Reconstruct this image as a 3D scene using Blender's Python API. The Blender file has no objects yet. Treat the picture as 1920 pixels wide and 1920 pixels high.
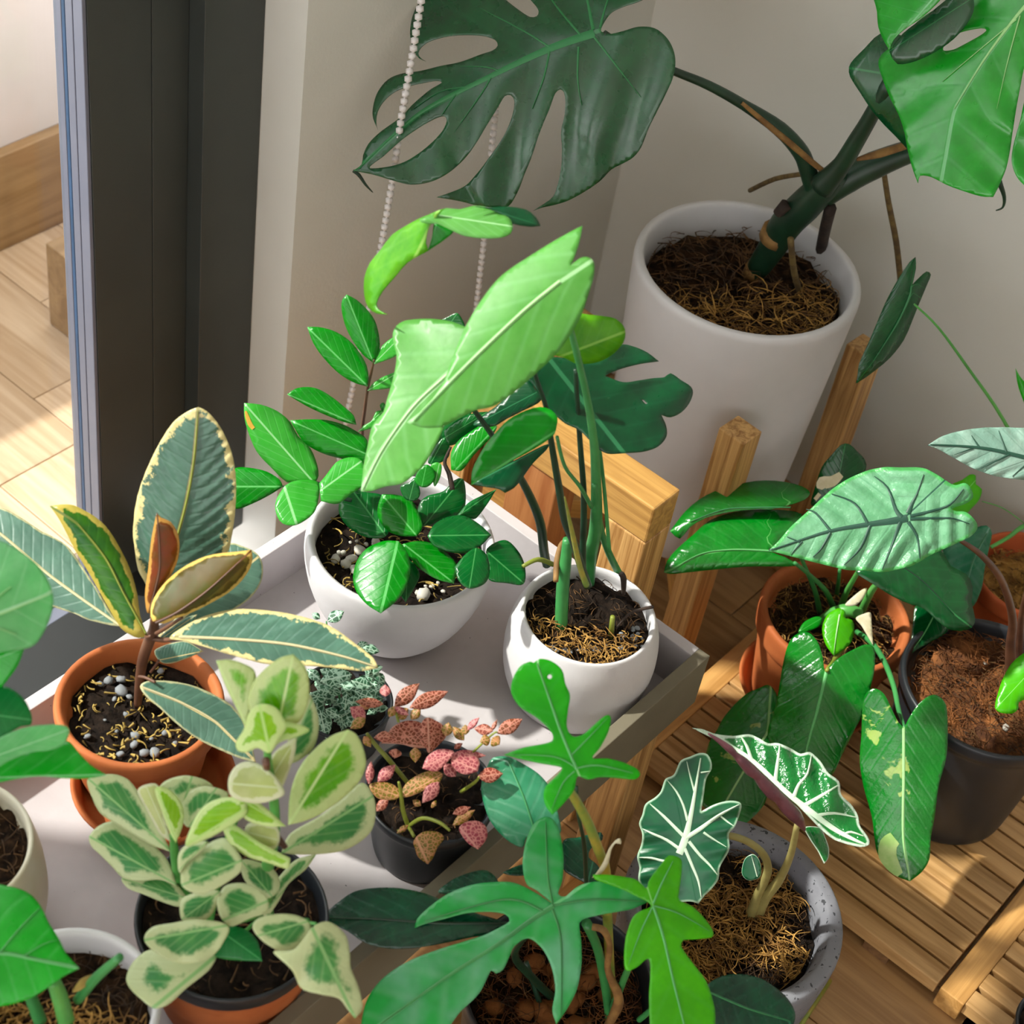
import bpy, bmesh, math, random
import numpy as np
from mathutils import Vector, Matrix
from mathutils.geometry import delaunay_2d_cdt

random.seed(7)
S = bpy.context.scene
COL = S.collection

# ------------------------------------------------------------------ camera
FPX = 3350.0                                   # focal length in pixels of the 1920 frame
CAM = np.array([0.0, 0.0, 1.57])
ROT = np.array([[0.74761294, -0.53265137, 0.396683],
                [0.65005617, 0.46456064, -0.60134048],
                [0.13602153, 0.70743616, 0.69356486]])
cd = bpy.data.cameras.new('camera'); cam = bpy.data.objects.new('camera', cd); COL.objects.link(cam)
cam.matrix_world = Matrix([list(ROT[0]) + [0], list(ROT[1]) + [0], list(ROT[2]) + [1.57], [0, 0, 0, 1]])
cd.sensor_width = 36.0; cd.lens = 36.0 * FPX / 1920.0; cd.clip_start = 0.02
S.camera = cam
cd.dof.use_dof = True; cd.dof.focus_distance = 1.62; cd.dof.aperture_fstop = 10.0

# ------------------------------------------------------------------ light
wd = bpy.data.worlds.new('sky'); S.world = wd; wd.use_nodes = True
nt = wd.node_tree; nt.nodes.clear()
wo = nt.nodes.new('ShaderNodeOutputWorld'); bg = nt.nodes.new('ShaderNodeBackground')
bg.inputs[0].default_value = (1.0, 0.985, 0.97, 1); bg.inputs[1].default_value = 3.3
nt.links.new(bg.outputs[0], wo.inputs[0])
sl = bpy.data.lights.new('sun', 'SUN'); sl.energy = 7.2; sl.angle = math.radians(1.6); sl.color = (1.0, 0.95, 0.87)
sun = bpy.data.objects.new('sun', sl); COL.objects.link(sun)
sel = math.radians(46.0)
sdir = Vector((0.80 * math.cos(sel), 0.60 * math.cos(sel), -math.sin(sel)))
sun.rotation_euler = sdir.to_track_quat('-Z', 'Y').to_euler()
sun.location = (-3, -2, 4)
S.view_settings.view_transform = 'Standard'; S.view_settings.look = 'None'
S.view_settings.gamma = 1.0; S.view_settings.use_curve_mapping = False
S.view_settings.exposure = 0.0

# ------------------------------------------------------------------ helpers
FH = np.array([-0.550648, 0.834741]); RH = np.array([0.834741, 0.550648])
def W(r, f, u): return np.array([r * RH[0] + f * FH[0], r * RH[1] + f * FH[1], u])
def ray(px, py): return ROT @ np.array([px - 960.0, -(py - 960.0), -FPX]) / FPX      # unit depth along the view axis
def on_z(px, py, z):
    d = ray(px, py); return CAM + d * ((z - CAM[2]) / d[2])
def on_x(px, py, x):
    d = ray(px, py); return CAM + d * (x / d[0])
def on_y(px, py, y):
    d = ray(px, py); return CAM + d * (y / d[1])
def on_front(px, py, anchor, o=0.0):                                                  # upright plane through a pot's axis
    d = ray(px, py); return CAM + d * ((FH[0] * anchor[0] + FH[1] * anchor[1] + o) / (d[0] * FH[0] + d[1] * FH[1]))
def depth_of(P): return float(-(ROT.T @ (np.asarray(P) - CAM))[2])

def lin(h):
    h = h.lstrip('#'); c = [int(h[i:i + 2], 16) / 255 for i in (0, 2, 4)]
    return [(v / 12.92 if v <= 0.04045 else ((v + 0.055) / 1.055) ** 2.4) for v in c] + [1.0]

def nodes(name):
    m = bpy.data.materials.new(name); m.use_nodes = True
    n = m.node_tree.nodes; b = n['Principled BSDF']
    return m, n, m.node_tree.links, b
def N(n, t, **k):
    x = n.new('ShaderNode' + t)
    for a, v in k.items(): setattr(x, a, v)
    return x
def mixc(n, l, fac, a, b, mode='MIX'):
    x = N(n, 'Mix', data_type='RGBA', blend_type=mode)
    for i, v in ((0, fac), (6, a), (7, b)):
        if hasattr(v, 'is_output'): l.new(v, x.inputs[i])
        else: x.inputs[i].default_value = v
    return x.outputs[2]
def ramp(n, l, src, a, b):
    x = N(n, 'MapRange', interpolation_type='SMOOTHSTEP'); l.new(src, x.inputs[0])
    x.inputs[1].default_value = a; x.inputs[2].default_value = b; return x.outputs[0]
def mth(n, l, op, *a):
    x = N(n, 'Math', operation=op)
    for i, v in enumerate(a):
        if hasattr(v, 'is_output'): l.new(v, x.inputs[i])
        else: x.inputs[i].default_value = v
    return x.outputs[0]
def noise(n, l, scale, detail=3, rough=0.5, vec=None, dist=0.0):
    x = N(n, 'TexNoise'); x.inputs['Scale'].default_value = scale; x.inputs['Detail'].default_value = detail
    x.inputs['Roughness'].default_value = rough; x.inputs['Distortion'].default_value = dist
    if vec is not None: l.new(vec, x.inputs['Vector'])
    else:
        t = N(n, 'TexCoord'); l.new(t.outputs['Object'], x.inputs['Vector'])
    return x.outputs[0]
def bump(n, l, b, h, strength, dist=0.002):
    x = N(n, 'Bump'); x.inputs['Strength'].default_value = strength; x.inputs['Distance'].default_value = dist
    l.new(h, x.inputs['Height']); l.new(x.outputs[0], b.inputs['Normal'])

def plain(name, a, b2=None, scale=20, rough=0.5, bs=0.0, bscale=80, spec=0.5, speck=None, metal=0.0):
    m, n, l, b = nodes(name)
    c = lin(a)
    if b2:
        f = ramp(n, l, noise(n, l, scale, 4, 0.6), 0.35, 0.65); o = mixc(n, l, f, c, lin(b2))
        if speck:
            f2 = ramp(n, l, noise(n, l, speck[1], 2, 0.5), speck[2], speck[2] + 0.05); o = mixc(n, l, f2, o, lin(speck[0]))
        l.new(o, b.inputs['Base Color'])
    else: b.inputs['Base Color'].default_value = c
    b.inputs['Roughness'].default_value = rough; b.inputs['Specular IOR Level'].default_value = spec
    b.inputs['Metallic'].default_value = metal
    if bs: bump(n, l, b, noise(n, l, bscale, 4, 0.6), bs)
    return m

def wood(name, a, b2, axis=0, scale=1.0, rough=0.5, grain=26.0):
    m, n, l, b = nodes(name)
    t = N(n, 'TexCoord'); mp = N(n, 'Mapping'); l.new(t.outputs['Object'], mp.inputs[0])
    sc = [grain * scale] * 3; sc[axis] = 1.6 * scale; mp.inputs['Scale'].default_value = sc
    inf = N(n, 'ObjectInfo'); cmb = mth(n, l, 'MULTIPLY', inf.outputs['Random'], 37.0)
    av = N(n, 'VectorMath', operation='ADD'); l.new(mp.outputs[0], av.inputs[0]); l.new(cmb, av.inputs[1])
    f1 = noise(n, l, 1.6, 4, 0.6, av.outputs[0], 1.2)
    f2 = noise(n, l, 7.0, 3, 0.6, av.outputs[0])
    o = mixc(n, l, ramp(n, l, f1, 0.32, 0.7), lin(a), lin(b2))
    o = mixc(n, l, mth(n, l, 'MULTIPLY', ramp(n, l, f2, 0.5, 0.75), 0.35), o, lin(b2))
    tint = mth(n, l, 'MULTIPLY_ADD', inf.outputs['Random'], 0.3, 0.85)
    hv = N(n, 'HueSaturation'); l.new(o, hv.inputs['Color']); l.new(tint, hv.inputs['Value'])
    l.new(hv.outputs[0], b.inputs['Base Color'])
    b.inputs['Roughness'].default_value = rough
    bump(n, l, b, f2, 0.15, 0.001)
    return m

def leafmat(name, base, base2=None, mid=None, midw=0.05, vein=None, vn=7, vw=0.12, vs=0.5, vk=0.35, edge=None, ew=0.12, en=0.1,
            patch=None, pth=0.6, pscale=30, net=None, nets=220, rough=0.35, bmp=0.25, trans=0.22, spec=0.5, puck=0.0, nscale=45, coat=0.0, es=0.02):
    vs *= 0.5; bmp *= 0.6
    m, n, l, b = nodes(name)
    at = N(n, 'Attribute', attribute_name='leaf'); sp = N(n, 'SeparateXYZ'); l.new(at.outputs['Vector'], sp.inputs[0])
    u, v, e = sp.outputs[0], sp.outputs[1], sp.outputs[2]
    av = mth(n, l, 'ABSOLUTE', v)
    nz = noise(n, l, nscale, 3, 0.6)
    col = mixc(n, l, ramp(n, l, nz, 0.35, 0.68), lin(base), lin(base2 or base))
    if patch:
        pn = noise(n, l, pscale, 4, 0.65, None, 0.6)
        col = mixc(n, l, ramp(n, l, pn, pth, pth + 0.03), col, lin(patch))
    big = noise(n, l, 26, 4, 0.65, None, 0.4); hv0 = N(n, 'HueSaturation'); hv0.inputs['Saturation'].default_value = 1.15; hv0.inputs['Hue'].default_value = 0.488; l.new(mth(n, l, 'MULTIPLY_ADD', big, 0.6, 0.63), hv0.inputs['Value']); l.new(col, hv0.inputs['Color']); col = hv0.outputs[0]
    q = mth(n, l, 'MULTIPLY', mth(n, l, 'SUBTRACT', u, mth(n, l, 'MULTIPLY', av, vk)), float(vn))
    fr = mth(n, l, 'ABSOLUTE', mth(n, l, 'SUBTRACT', mth(n, l, 'FRACT', q), 0.5))
    vm = mth(n, l, 'SUBTRACT', 1.0, ramp(n, l, fr, 0.0, vw))
    if vein: col = mixc(n, l, mth(n, l, 'MULTIPLY', vm, vs), col, lin(vein))
    if net:
        vo = N(n, 'TexVoronoi', feature='DISTANCE_TO_EDGE'); vo.inputs['Scale'].default_value = nets
        t = N(n, 'TexCoord'); l.new(t.outputs['Object'], vo.inputs['Vector'])
        col = mixc(n, l, mth(n, l, 'SUBTRACT', 1.0, ramp(n, l, vo.outputs[0], 0.04, 0.16)), col, lin(net))
    if edge:
        ee = mth(n, l, 'ADD', e, mth(n, l, 'MULTIPLY', mth(n, l, 'SUBTRACT', noise(n, l, 90, 4, 0.7), 0.5), -en * 2))
        col = mixc(n, l, ramp(n, l, ee, ew + es, ew - es), col, lin(edge))
    mm = mth(n, l, 'SUBTRACT', 1.0, ramp(n, l, av, midw * 0.5, midw))
    if mid: col = mixc(n, l, mm, col, lin(mid))
    l.new(col, b.inputs['Base Color'])
    l.new(mth(n, l, 'MULTIPLY_ADD', noise(n, l, 70, 2, 0.5), 0.14, rough - 0.07), b.inputs['Roughness']); b.inputs['Specular IOR Level'].default_value = spec
    b.inputs['Coat Weight'].default_value = coat; b.inputs['Coat Roughness'].default_value = 0.2
    h = mth(n, l, 'MULTIPLY', mth(n, l, 'ADD', mth(n, l, 'MULTIPLY', vm, 0.6 if vein else 0.0), mm), -1.0)
    h = mth(n, l, 'ADD', h, mth(n, l, 'MULTIPLY', noise(n, l, 160, 3, 0.6), 0.6 + puck * 6))
    h = mth(n, l, 'ADD', h, mth(n, l, 'MULTIPLY', noise(n, l, 48, 2, 0.5), 2.2))
    bump(n, l, b, h, bmp, 0.0015)
    if trans:
        tr = N(n, 'BsdfTranslucent'); hs = N(n, 'HueSaturation'); hs.inputs['Saturation'].default_value = 1.0; hs.inputs['Value'].default_value = 1.3
        l.new(col, hs.inputs['Color']); l.new(hs.outputs[0], tr.inputs[0])
        mx = N(n, 'MixShader'); mx.inputs[0].default_value = trans
        l.new(b.outputs[0], mx.inputs[1]); l.new(tr.outputs[0], mx.inputs[2])
        l.new(mx.outputs[0], n['Material Output'].inputs[0])
    return m

def link(name, verts, faces, mat, parent=None, smooth=True, mats=None):
    me = bpy.data.meshes.new(name)
    off = np.array(parent_loc(parent))
    me.from_pydata([tuple(np.asarray(v) - off) for v in verts], [], faces); me.update()
    me.materials.append(mat)
    if smooth:
        for p in me.polygons: p.use_smooth = True
    o = bpy.data.objects.new(name, me); COL.objects.link(o)
    if parent is not None: o.parent = parent
    return o
def parent_loc(p):
    L = Vector((0, 0, 0))
    while p is not None: L = L + p.location; p = p.parent
    return L
def thing(name, label, cat, loc, group=None):
    o = bpy.data.objects.new(name, None); COL.objects.link(o); o.location = loc; o.empty_display_size = 0.05
    o['label'] = label; o['category'] = cat
    if group: o['group'] = group
    return o
def structure(o):
    o['kind'] = 'structure'; return o

def box(name, lo, hi, mat, parent=None, bev=0.0, taper=None):
    x0, y0, z0 = lo; x1, y1, z1 = hi
    bm = bmesh.new(); bmesh.ops.create_cube(bm, size=1)
    c = Vector(((x0 + x1) / 2, (y0 + y1) / 2, (z0 + z1) / 2)); pl = parent_loc(parent)
    for v in bm.verts: v.co = Vector((v.co.x * (x1 - x0), v.co.y * (y1 - y0), v.co.z * (z1 - z0)))
    if bev: bmesh.ops.bevel(bm, geom=bm.edges[:], offset=bev, segments=2, affect='EDGES', profile=0.5)
    me = bpy.data.meshes.new(name); bm.to_mesh(me); bm.free(); me.materials.append(mat)
    o = bpy.data.objects.new(name, me); COL.objects.link(o); o.location = c - pl
    if parent is not None: o.parent = parent
    return o

def lathe(name, prof, cen, mat, parent=None, seg=56, wob=0.0):
    vs, fs = [], []
    for i, (r, z) in enumerate(prof):
        for k in range(seg):
            a = 2 * math.pi * k / seg
            rr = r * (1 + wob * math.sin(3 * a + i * 0.7))
            vs.append((cen[0] + rr * math.cos(a), cen[1] + rr * math.sin(a), cen[2] + z))
    for i in range(len(prof) - 1):
        for k in range(seg):
            a, b = i * seg + k, i * seg + (k + 1) % seg
            fs.append((a, b, b + seg, a + seg))
    fs.append(tuple(range(seg))[::-1])
    fs.append(tuple((len(prof) - 1) * seg + k for k in range(seg)))
    o = link(name, vs, fs, mat, parent)
    return o
def rounded(prof, n=4):
    """smooth a polyline profile with a light Chaikin cut, keeping the ends"""
    p = [np.array(q, float) for q in prof]
    for _ in range(2):
        q = [p[0]]
        for a, b in zip(p[:-1], p[1:]): q += [a * 0.78 + b * 0.22, a * 0.22 + b * 0.78]
        q.append(p[-1]); p = q
    return [tuple(x) for x in p]

def tube(name, pts, rad, mat, parent=None, seg=8, sub=4):
    """smooth tube through 3-D points with a radius each"""
    P = [np.asarray(p, float) for p in pts]; R = list(rad)
    if len(P) > 2:
        Q, RR = [], []
        for i in range(len(P) - 1):
            p0 = P[max(i - 1, 0)]; p1 = P[i]; p2 = P[i + 1]; p3 = P[min(i + 2, len(P) - 1)]
            for k in range(sub):
                t = k / sub
                Q.append(0.5 * ((2 * p1) + (-p0 + p2) * t + (2 * p0 - 5 * p1 + 4 * p2 - p3) * t * t + (-p0 + 3 * p1 - 3 * p2 + p3) * t ** 3))
                RR.append(R[i] * (1 - t) + R[i + 1] * t)
        Q.append(P[-1]); RR.append(R[-1]); P, R = Q, RR
    vs, fs = [], []
    up = np.array([0.31, 0.17, 0.93])
    for i, p in enumerate(P):
        t = P[min(i + 1, len(P) - 1)] - P[max(i - 1, 0)]; t = t / (np.linalg.norm(t) + 1e-9)
        a = np.cross(t, up); a /= np.linalg.norm(a) + 1e-9; b = np.cross(t, a); up = -b if i % 1 else np.cross(a, t)
        for k in range(seg):
            th = 2 * math.pi * k / seg
            vs.append(p + R[i] * (math.cos(th) * a + math.sin(th) * b))
    for i in range(len(P) - 1):
        for k in range(seg):
            x, y = i * seg + k, i * seg + (k + 1) % seg
            fs.append((x, y, y + seg, x + seg))
    fs.append(tuple(range(seg))[::-1]); fs.append(tuple((len(P) - 1) * seg + k for k in range(seg)))
    return link(name, vs, fs, mat, parent)

ZOOM = {'p': (0, 0, 1), 'a': (600, 0, 2.743), 'b': (1220, 0, 2.743), 'c': (0, 700, 3.84), 'd': (430, 500, 3.491), 'e': (830, 550, 3.491),
        'f': (1220, 780, 2.743), 'g': (0, 1200, 2.667), 'h': (560, 1120, 3.84), 'i': (600, 1220, 2.743), 'j': (1170, 1220, 2.56),
        'k': (540, 880, 2.56), 'l': (860, 740, 4.174), 'm': (1000, 1200, 3.84), 'q': (1500, 800, 4.571), 'r': (0, 1000, 4.571), 's': (0, 1400, 3.693)}
def zp(k, x, y): a = ZOOM[k]; return np.array([a[0] + x / a[2], a[1] + y / a[2]])
def parse(k, s):
    out, corner = [], []
    for tok in s.split():
        c = tok.endswith('*'); x, y = tok.rstrip('*').split(',')[:2]
        out.append(zp(k, float(x), float(y))); corner.append(c)
    return np.array(out), corner
def smooth_loop(P, corner, g):
    n = len(P); out = []
    for i in range(n):
        p1, p2 = P[i], P[(i + 1) % n]
        p0 = P[i - 1] if not corner[i] else 2 * p1 - p2
        p3 = P[(i + 2) % n] if not corner[(i + 1) % n] else 2 * p2 - p1
        m = max(2, min(10, int(np.linalg.norm(p2 - p1) / g + 0.5)))
        for k in range(m):
            t = k / m
            # tangents limited so sharp tips do not overshoot
            d = np.linalg.norm(p2 - p1)
            t1 = (p2 - p0) * 0.5; t2 = (p3 - p1) * 0.5
            for tt in (t1, t2):
                L = np.linalg.norm(tt)
                if L > d: tt *= d / L
            h00 = 2 * t ** 3 - 3 * t * t + 1; h10 = t ** 3 - 2 * t * t + t; h01 = -2 * t ** 3 + 3 * t * t; h11 = t ** 3 - t * t
            out.append(h00 * p1 + h10 * t1 + h01 * p2 + h11 * t2)
    return np.array(out)
def inside(P, Q):
    x, y = Q[:, 0], Q[:, 1]; r = np.zeros(len(Q), bool); n = len(P); j = n - 1
    for i in range(n):
        c = ((P[i, 1] > y) != (P[j, 1] > y)) & (x < (P[j, 0] - P[i, 0]) * (y - P[i, 1]) / (P[j, 1] - P[i, 1] + 1e-12) + P[i, 0])
        r ^= c; j = i
    return r
def seg_dist(P, Q):
    A = P; B = np.roll(P, -1, 0); best = np.full(len(Q), 1e9)
    for a, b in zip(A, B):
        ab = b - a; t = np.clip(((Q - a) @ ab) / (ab @ ab + 1e-9), 0, 1)
        d = np.linalg.norm(Q - (a + t[:, None] * ab), axis=1); best = np.minimum(best, d)
    return best

class Blade:
    """A leaf blade: a bent sheet that stands in space on a tilted plane through its base."""
    def __init__(self, anchor, base, tip, bend, hw, n, o, ref, kw, line=None):
        self.B, self.T = base, tip
        mid = (base + tip) / 2 + (bend if bend is not None else 0)
        t = np.linspace(0, 1, 41)[:, None]
        self.M = (1 - t) ** 2 * base + 2 * t * (1 - t) * (2 * mid - (base + tip) / 2) + t * t * tip if bend is not None else base + t * (tip - base)
        if line is not None:
            P = [base] + [p for p in line if np.linalg.norm(p - base) > 3 and np.linalg.norm(p - tip) > 3] + [tip]
            dd = np.concatenate([[0], np.cumsum([np.linalg.norm(b - a) for a, b in zip(P[:-1], P[1:])])])
            tt = np.linspace(0, dd[-1], 41); A = np.array(P)
            m = np.stack([np.interp(tt, dd, A[:, 0]), np.interp(tt, dd, A[:, 1])], 1)
            for _ in range(3): m[1:-1] = (m[:-2] + 2 * m[1:-1] + m[2:]) / 4
            self.M = m
        seg = np.linalg.norm(np.diff(self.M, axis=0), axis=1); self.s = np.concatenate([[0], np.cumsum(seg)]); self.L = self.s[-1]; self.s /= self.L
        rp = ref if ref is not None else base
        self.P0 = on_front(rp[0], rp[1], anchor, o)
        v = -ray(*rp); v /= np.linalg.norm(v)
        nn = W(*n); nn /= np.linalg.norm(nn)
        k = float(nn @ v)
        if k < 0.38: nn = nn + v * (0.38 - k + 0.1); nn /= np.linalg.norm(nn)
        self.n = nn; self.hw = hw; self.kw = kw
        self.d0 = depth_of(self.P0)
    def local(self, Q):
        D = np.linalg.norm(Q[:, None, :] - self.M[None], axis=2); i = D.argmin(1)
        a = self.M[np.maximum(i - 1, 0)]; b = self.M[np.minimum(i + 1, 40)]
        tg = b - a; tg /= np.linalg.norm(tg, axis=1)[:, None] + 1e-9
        rel = Q - self.M[i]
        lat = tg[:, 0] * rel[:, 1] - tg[:, 1] * rel[:, 0]
        lon = (tg * rel).sum(1) / self.L
        return np.clip(self.s[i] + lon, -0.3, 1.3), lat / self.hw
    def point(self, Q, lift=0.0):
        s, w = self.local(Q); k = self.kw; Wm = self.hw * self.d0 / FPX; Lm = self.L * self.d0 / FPX
        aw = np.sqrt(w * w + 0.01) - 0.1
        d = k.get('cup', 0.10) * Wm * np.minimum(w * w, 2.5) + k.get('fold', 0.0) * Wm * aw + k.get('droop', 0.0) * Lm * s * np.abs(s) \
            + k.get('arch', 0.0) * Lm * 4 * s * (1 - s) + k.get('wave', 0.0) * Wm * np.sin(s * k.get('wf', 14) + np.sign(w) * 1.3) * np.minimum(np.abs(w), 1.2) ** 1.5 \
            + k.get('rip', 0.0) * Wm * np.cos(2 * np.pi * k.get('rn', 7) * (s - 0.35 * np.abs(w))) * np.minimum(np.abs(w) * 1.6, 1)
        out = []
        for q, dd in zip(Q, d):
            r = ray(q[0], q[1]); den = float(r @ self.n)
            t = float((self.P0 - CAM) @ self.n) / den
            t = min(max(t, self.d0 - 0.4), self.d0 + 0.4)
            out.append(CAM + r * (t + dd - lift))
        return np.array(out)

def blade_mesh(B, loop, holes, g):
    lo, hi = loop.min(0), loop.max(0)
    xs = np.arange(lo[0] + g / 2, hi[0], g); ys = np.arange(lo[1] + g / 2, hi[1], g * 0.87)
    G = np.array([(x + (g / 2 if j % 2 else 0), y) for j, y in enumerate(ys) for x in xs]) if len(xs) and len(ys) else np.zeros((0, 2))
    if len(G):
        G = G[inside(loop, G)]
    if len(G): G = G[seg_dist(loop, G) > g * 0.45]
    for h in holes:
        if len(G): G = G[~inside(h, G)]
        if len(G): G = G[seg_dist(h, G) > g * 0.45]
    V = [tuple(p) for p in loop]; E = [(i, (i + 1) % len(loop)) for i in range(len(loop))]
    for h in holes:
        b = len(V); V += [tuple(p) for p in h]; E += [(b + i, b + (i + 1) % len(h)) for i in range(len(h))]
    V += [tuple(p) for p in G]
    r = delaunay_2d_cdt([Vector(v) for v in V], E, [], 1, 1e-4)
    P = np.array([tuple(v) for v in r[0]]); F = [tuple(f) for f in r[2]]
    cen = np.array([P[list(f)].mean(0) for f in F]); ok = inside(loop, cen)
    for h in holes: ok &= ~inside(h, cen)
    F = [f for f, k in zip(F, ok) if k]
    return P, F

def leaf(pl, k, s, b, t, mat, n=(0, -0.55, 1), o=0.0, bend=None, holes=(), veins=(), vmat=None, ref=None, g=None, name='leaf', parent=None, thick=0.0009,
         label=None, midrib=None, blotch=(), bmat=None, **kw):
    root, anchor = pl
    P, c = parse(k, s)
    size = np.linalg.norm(P.max(0) - P.min(0)); g = g or max(4.5, size / 17)
    loop = smooth_loop(P, c, g)
    hs = [smooth_loop(*parse(k, h), g * 0.7) for h in holes]
    bp, tp = zp(k, *b), zp(k, *t)
    ax = (tp - bp) / (np.linalg.norm(tp - bp) + 1e-9)
    lat = np.abs(ax[0] * (loop - bp)[:, 1] - ax[1] * (loop - bp)[:, 0]); hw = max(lat.max(), 3.0)
    bd = None
    if bend is not None: bd = np.array([-ax[1], ax[0]]) * bend * np.linalg.norm(tp - bp)
    rf = zp(k, *ref) if ref is not None else None
    line = None
    src = midrib if midrib else (veins[0] if veins and kw.get('axis', True) else None)
    if src:
        line = [zp(k, *[float(q) for q in x.split(',')][:2]) for x in src.split()]
        if np.linalg.norm(line[0] - bp) > np.linalg.norm(line[-1] - bp): line = line[::-1]
    B = Blade(anchor, bp, tp, bd, hw, n, o, rf, kw, line)
    Q, F = blade_mesh(B, loop, hs, g)
    X = B.point(Q)
    par = parent if parent is not None else root
    ob = link(name, X, F, mat, par)
    sv, w = B.local(Q)
    e = seg_dist(loop, Q) / hw
    for h in hs: e = np.minimum(e, seg_dist(h, Q) / hw)
    at = ob.data.attributes.new('leaf', 'FLOAT_VECTOR', 'POINT')
    at.data.foreach_set('vector', np.stack([sv, w, e], 1).astype(np.float32).ravel())
    md = ob.modifiers.new('thickness', 'SOLIDIFY'); md.thickness = thick; md.offset = 0
    # keep the upper side facing the viewer's side of the plane
    me = ob.data
    if len(me.polygons):
        ctr = np.array(parent_loc(par)); nn = sum((np.array(p.normal) * p.area for p in me.polygons), np.zeros(3))
        if nn @ B.n < 0: me.flip_normals()
    if label: ob['label'] = label
    for group, gname, gmat in ((list(veins) + ([midrib] if midrib else []), 'leaf_veins', vmat), (list(blotch), 'pale_blotch', bmat)):
        if not group: continue
        vs, fs = [], []
        for vv in group:
            toks = [tuple(float(q) for q in x.split(',')) for x in vv.split()]
            pts = [zp(k, q[0], q[1]) for q in toks]; ws = [q[2] / ZOOM[k][2] * (0.75 if gmat in (M['veinmd'], M['veinlt'], M['veing']) else 1.0) for q in toks]
            cp = []
            for i in range(len(pts) - 1):
                p0 = pts[max(i - 1, 0)]; p1 = pts[i]; p2 = pts[i + 1]; p3 = pts[min(i + 2, len(pts) - 1)]
                m = max(3, int(np.linalg.norm(p2 - p1) / 9))
                for q in range(m):
                    tt = q / m
                    cp.append((0.5 * ((2 * p1) + (-p0 + p2) * tt + (2 * p0 - 5 * p1 + 4 * p2 - p3) * tt * tt + (-p0 + 3 * p1 - 3 * p2 + p3) * tt ** 3), ws[i] * (1 - tt) + ws[i + 1] * tt))
            cp.append((pts[-1], ws[-1])); C = np.array([q[0] for q in cp]); Wd = np.array([q[1] for q in cp])
            tg = np.gradient(C, axis=0); tg /= np.linalg.norm(tg, axis=1)[:, None] + 1e-9; nr = np.stack([-tg[:, 1], tg[:, 0]], 1)
            i0 = len(vs)
            for sgn, lf in ((-1, 0.0004), (0, 0.0016 if gname == 'leaf_veins' else 0.0006), (1, 0.0004)):
                vs += list(B.point(C + nr * (Wd * sgn)[:, None], lf + thick * 0.5))
            m = len(C)
            for r_ in (0, 1):
                for q in range(m - 1): a = i0 + r_ * m + q; fs.append((a, a + 1, a + 1 + m, a + m))
        vo = link(gname, vs, fs, gmat, ob)
    return ob

def oval(bx, tx, w, m=0.45, pw=1.0, asym=0.0):
    """outline string of a simple leaf given base, tip, full width"""
    b, t = np.array(bx, float), np.array(tx, float); a = t - b; L = np.linalg.norm(a); a /= L; nrm = np.array([-a[1], a[0]])
    out = []
    us = [0.04, 0.14, 0.3, 0.48, 0.66, 0.83, 0.94]
    def prof(u):
        x = u ** (math.log(0.5) / math.log(m)); return math.sin(math.pi * x) ** pw
    out.append((b, False))
    for u in us: out.append((b + a * L * u + nrm * w / 2 * prof(u) * (1 + asym), False))
    out.append((t, True))
    for u in us[::-1]: out.append((b + a * L * u - nrm * w / 2 * prof(u) * (1 - asym), False))
    return ' '.join('%.1f,%.1f%s' % (p[0], p[1], '*' if c else '') for p, c in out)
def ol(pl, k, b, t, w, mat, m=0.45, pw=1.0, asym=0.0, **kw):
    return leaf(pl, k, oval(b, t, w, m, pw, asym), b, t, mat, **kw)

def stem(pl, k, s, mat, o=(0, 0), zs=None, ze=None, name='petiole', parent=None, seg=8):
    """tube along image points, standing in the plant's upright plane; zs = height of the soil its foot stands on"""
    root, anchor = pl
    tk = [tuple(float(q) for q in x.split(',')) for x in s.split()]
    pts = [zp(k, q[0], q[1]) for q in tk]; o0, o1 = o
    if zs is not None:
        P = on_z(pts[0][0], pts[0][1], zs); o0 = FH @ (P[:2] - np.array(anchor[:2]))
    if ze is not None:
        P = on_z(pts[-1][0], pts[-1][1], ze); o1 = FH @ (P[:2] - np.array(anchor[:2]))
    d = [0.0]
    for a, b in zip(pts[:-1], pts[1:]): d.append(d[-1] + np.linalg.norm(b - a))
    X, R = [], []
    for q, p, di in zip(tk, pts, d):
        u = di / (d[-1] + 1e-9); P = on_front(p[0], p[1], anchor, o0 + (o1 - o0) * u); X.append(P); R.append(q[2] / ZOOM[k][2] * depth_of(P) / FPX)
    return tube(name, X, R, mat, parent or root, seg)

def soil(root, c, r, z, mat, amp=0.004, name='soil'):
    vs = [(c[0], c[1], z + amp)]; fs = []; nr, ns = 9, 36
    rnd = random.Random(int(c[0] * 1e4) ^ int(c[1] * 1e4))
    for i in range(1, nr + 1):
        for k in range(ns):
            a = 2 * math.pi * k / ns; rr = r * i / nr
            vs.append((c[0] + rr * math.cos(a), c[1] + rr * math.sin(a), z + rnd.uniform(-amp, amp)))
    for k in range(ns): fs.append((0, 1 + k, 1 + (k + 1) % ns))
    for i in range(nr - 1):
        for k in range(ns):
            a, b = 1 + i * ns + k, 1 + i * ns + (k + 1) % ns; fs.append((a, a + ns, b + ns, b))
    return link(name, vs, fs, mat, root)

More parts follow.
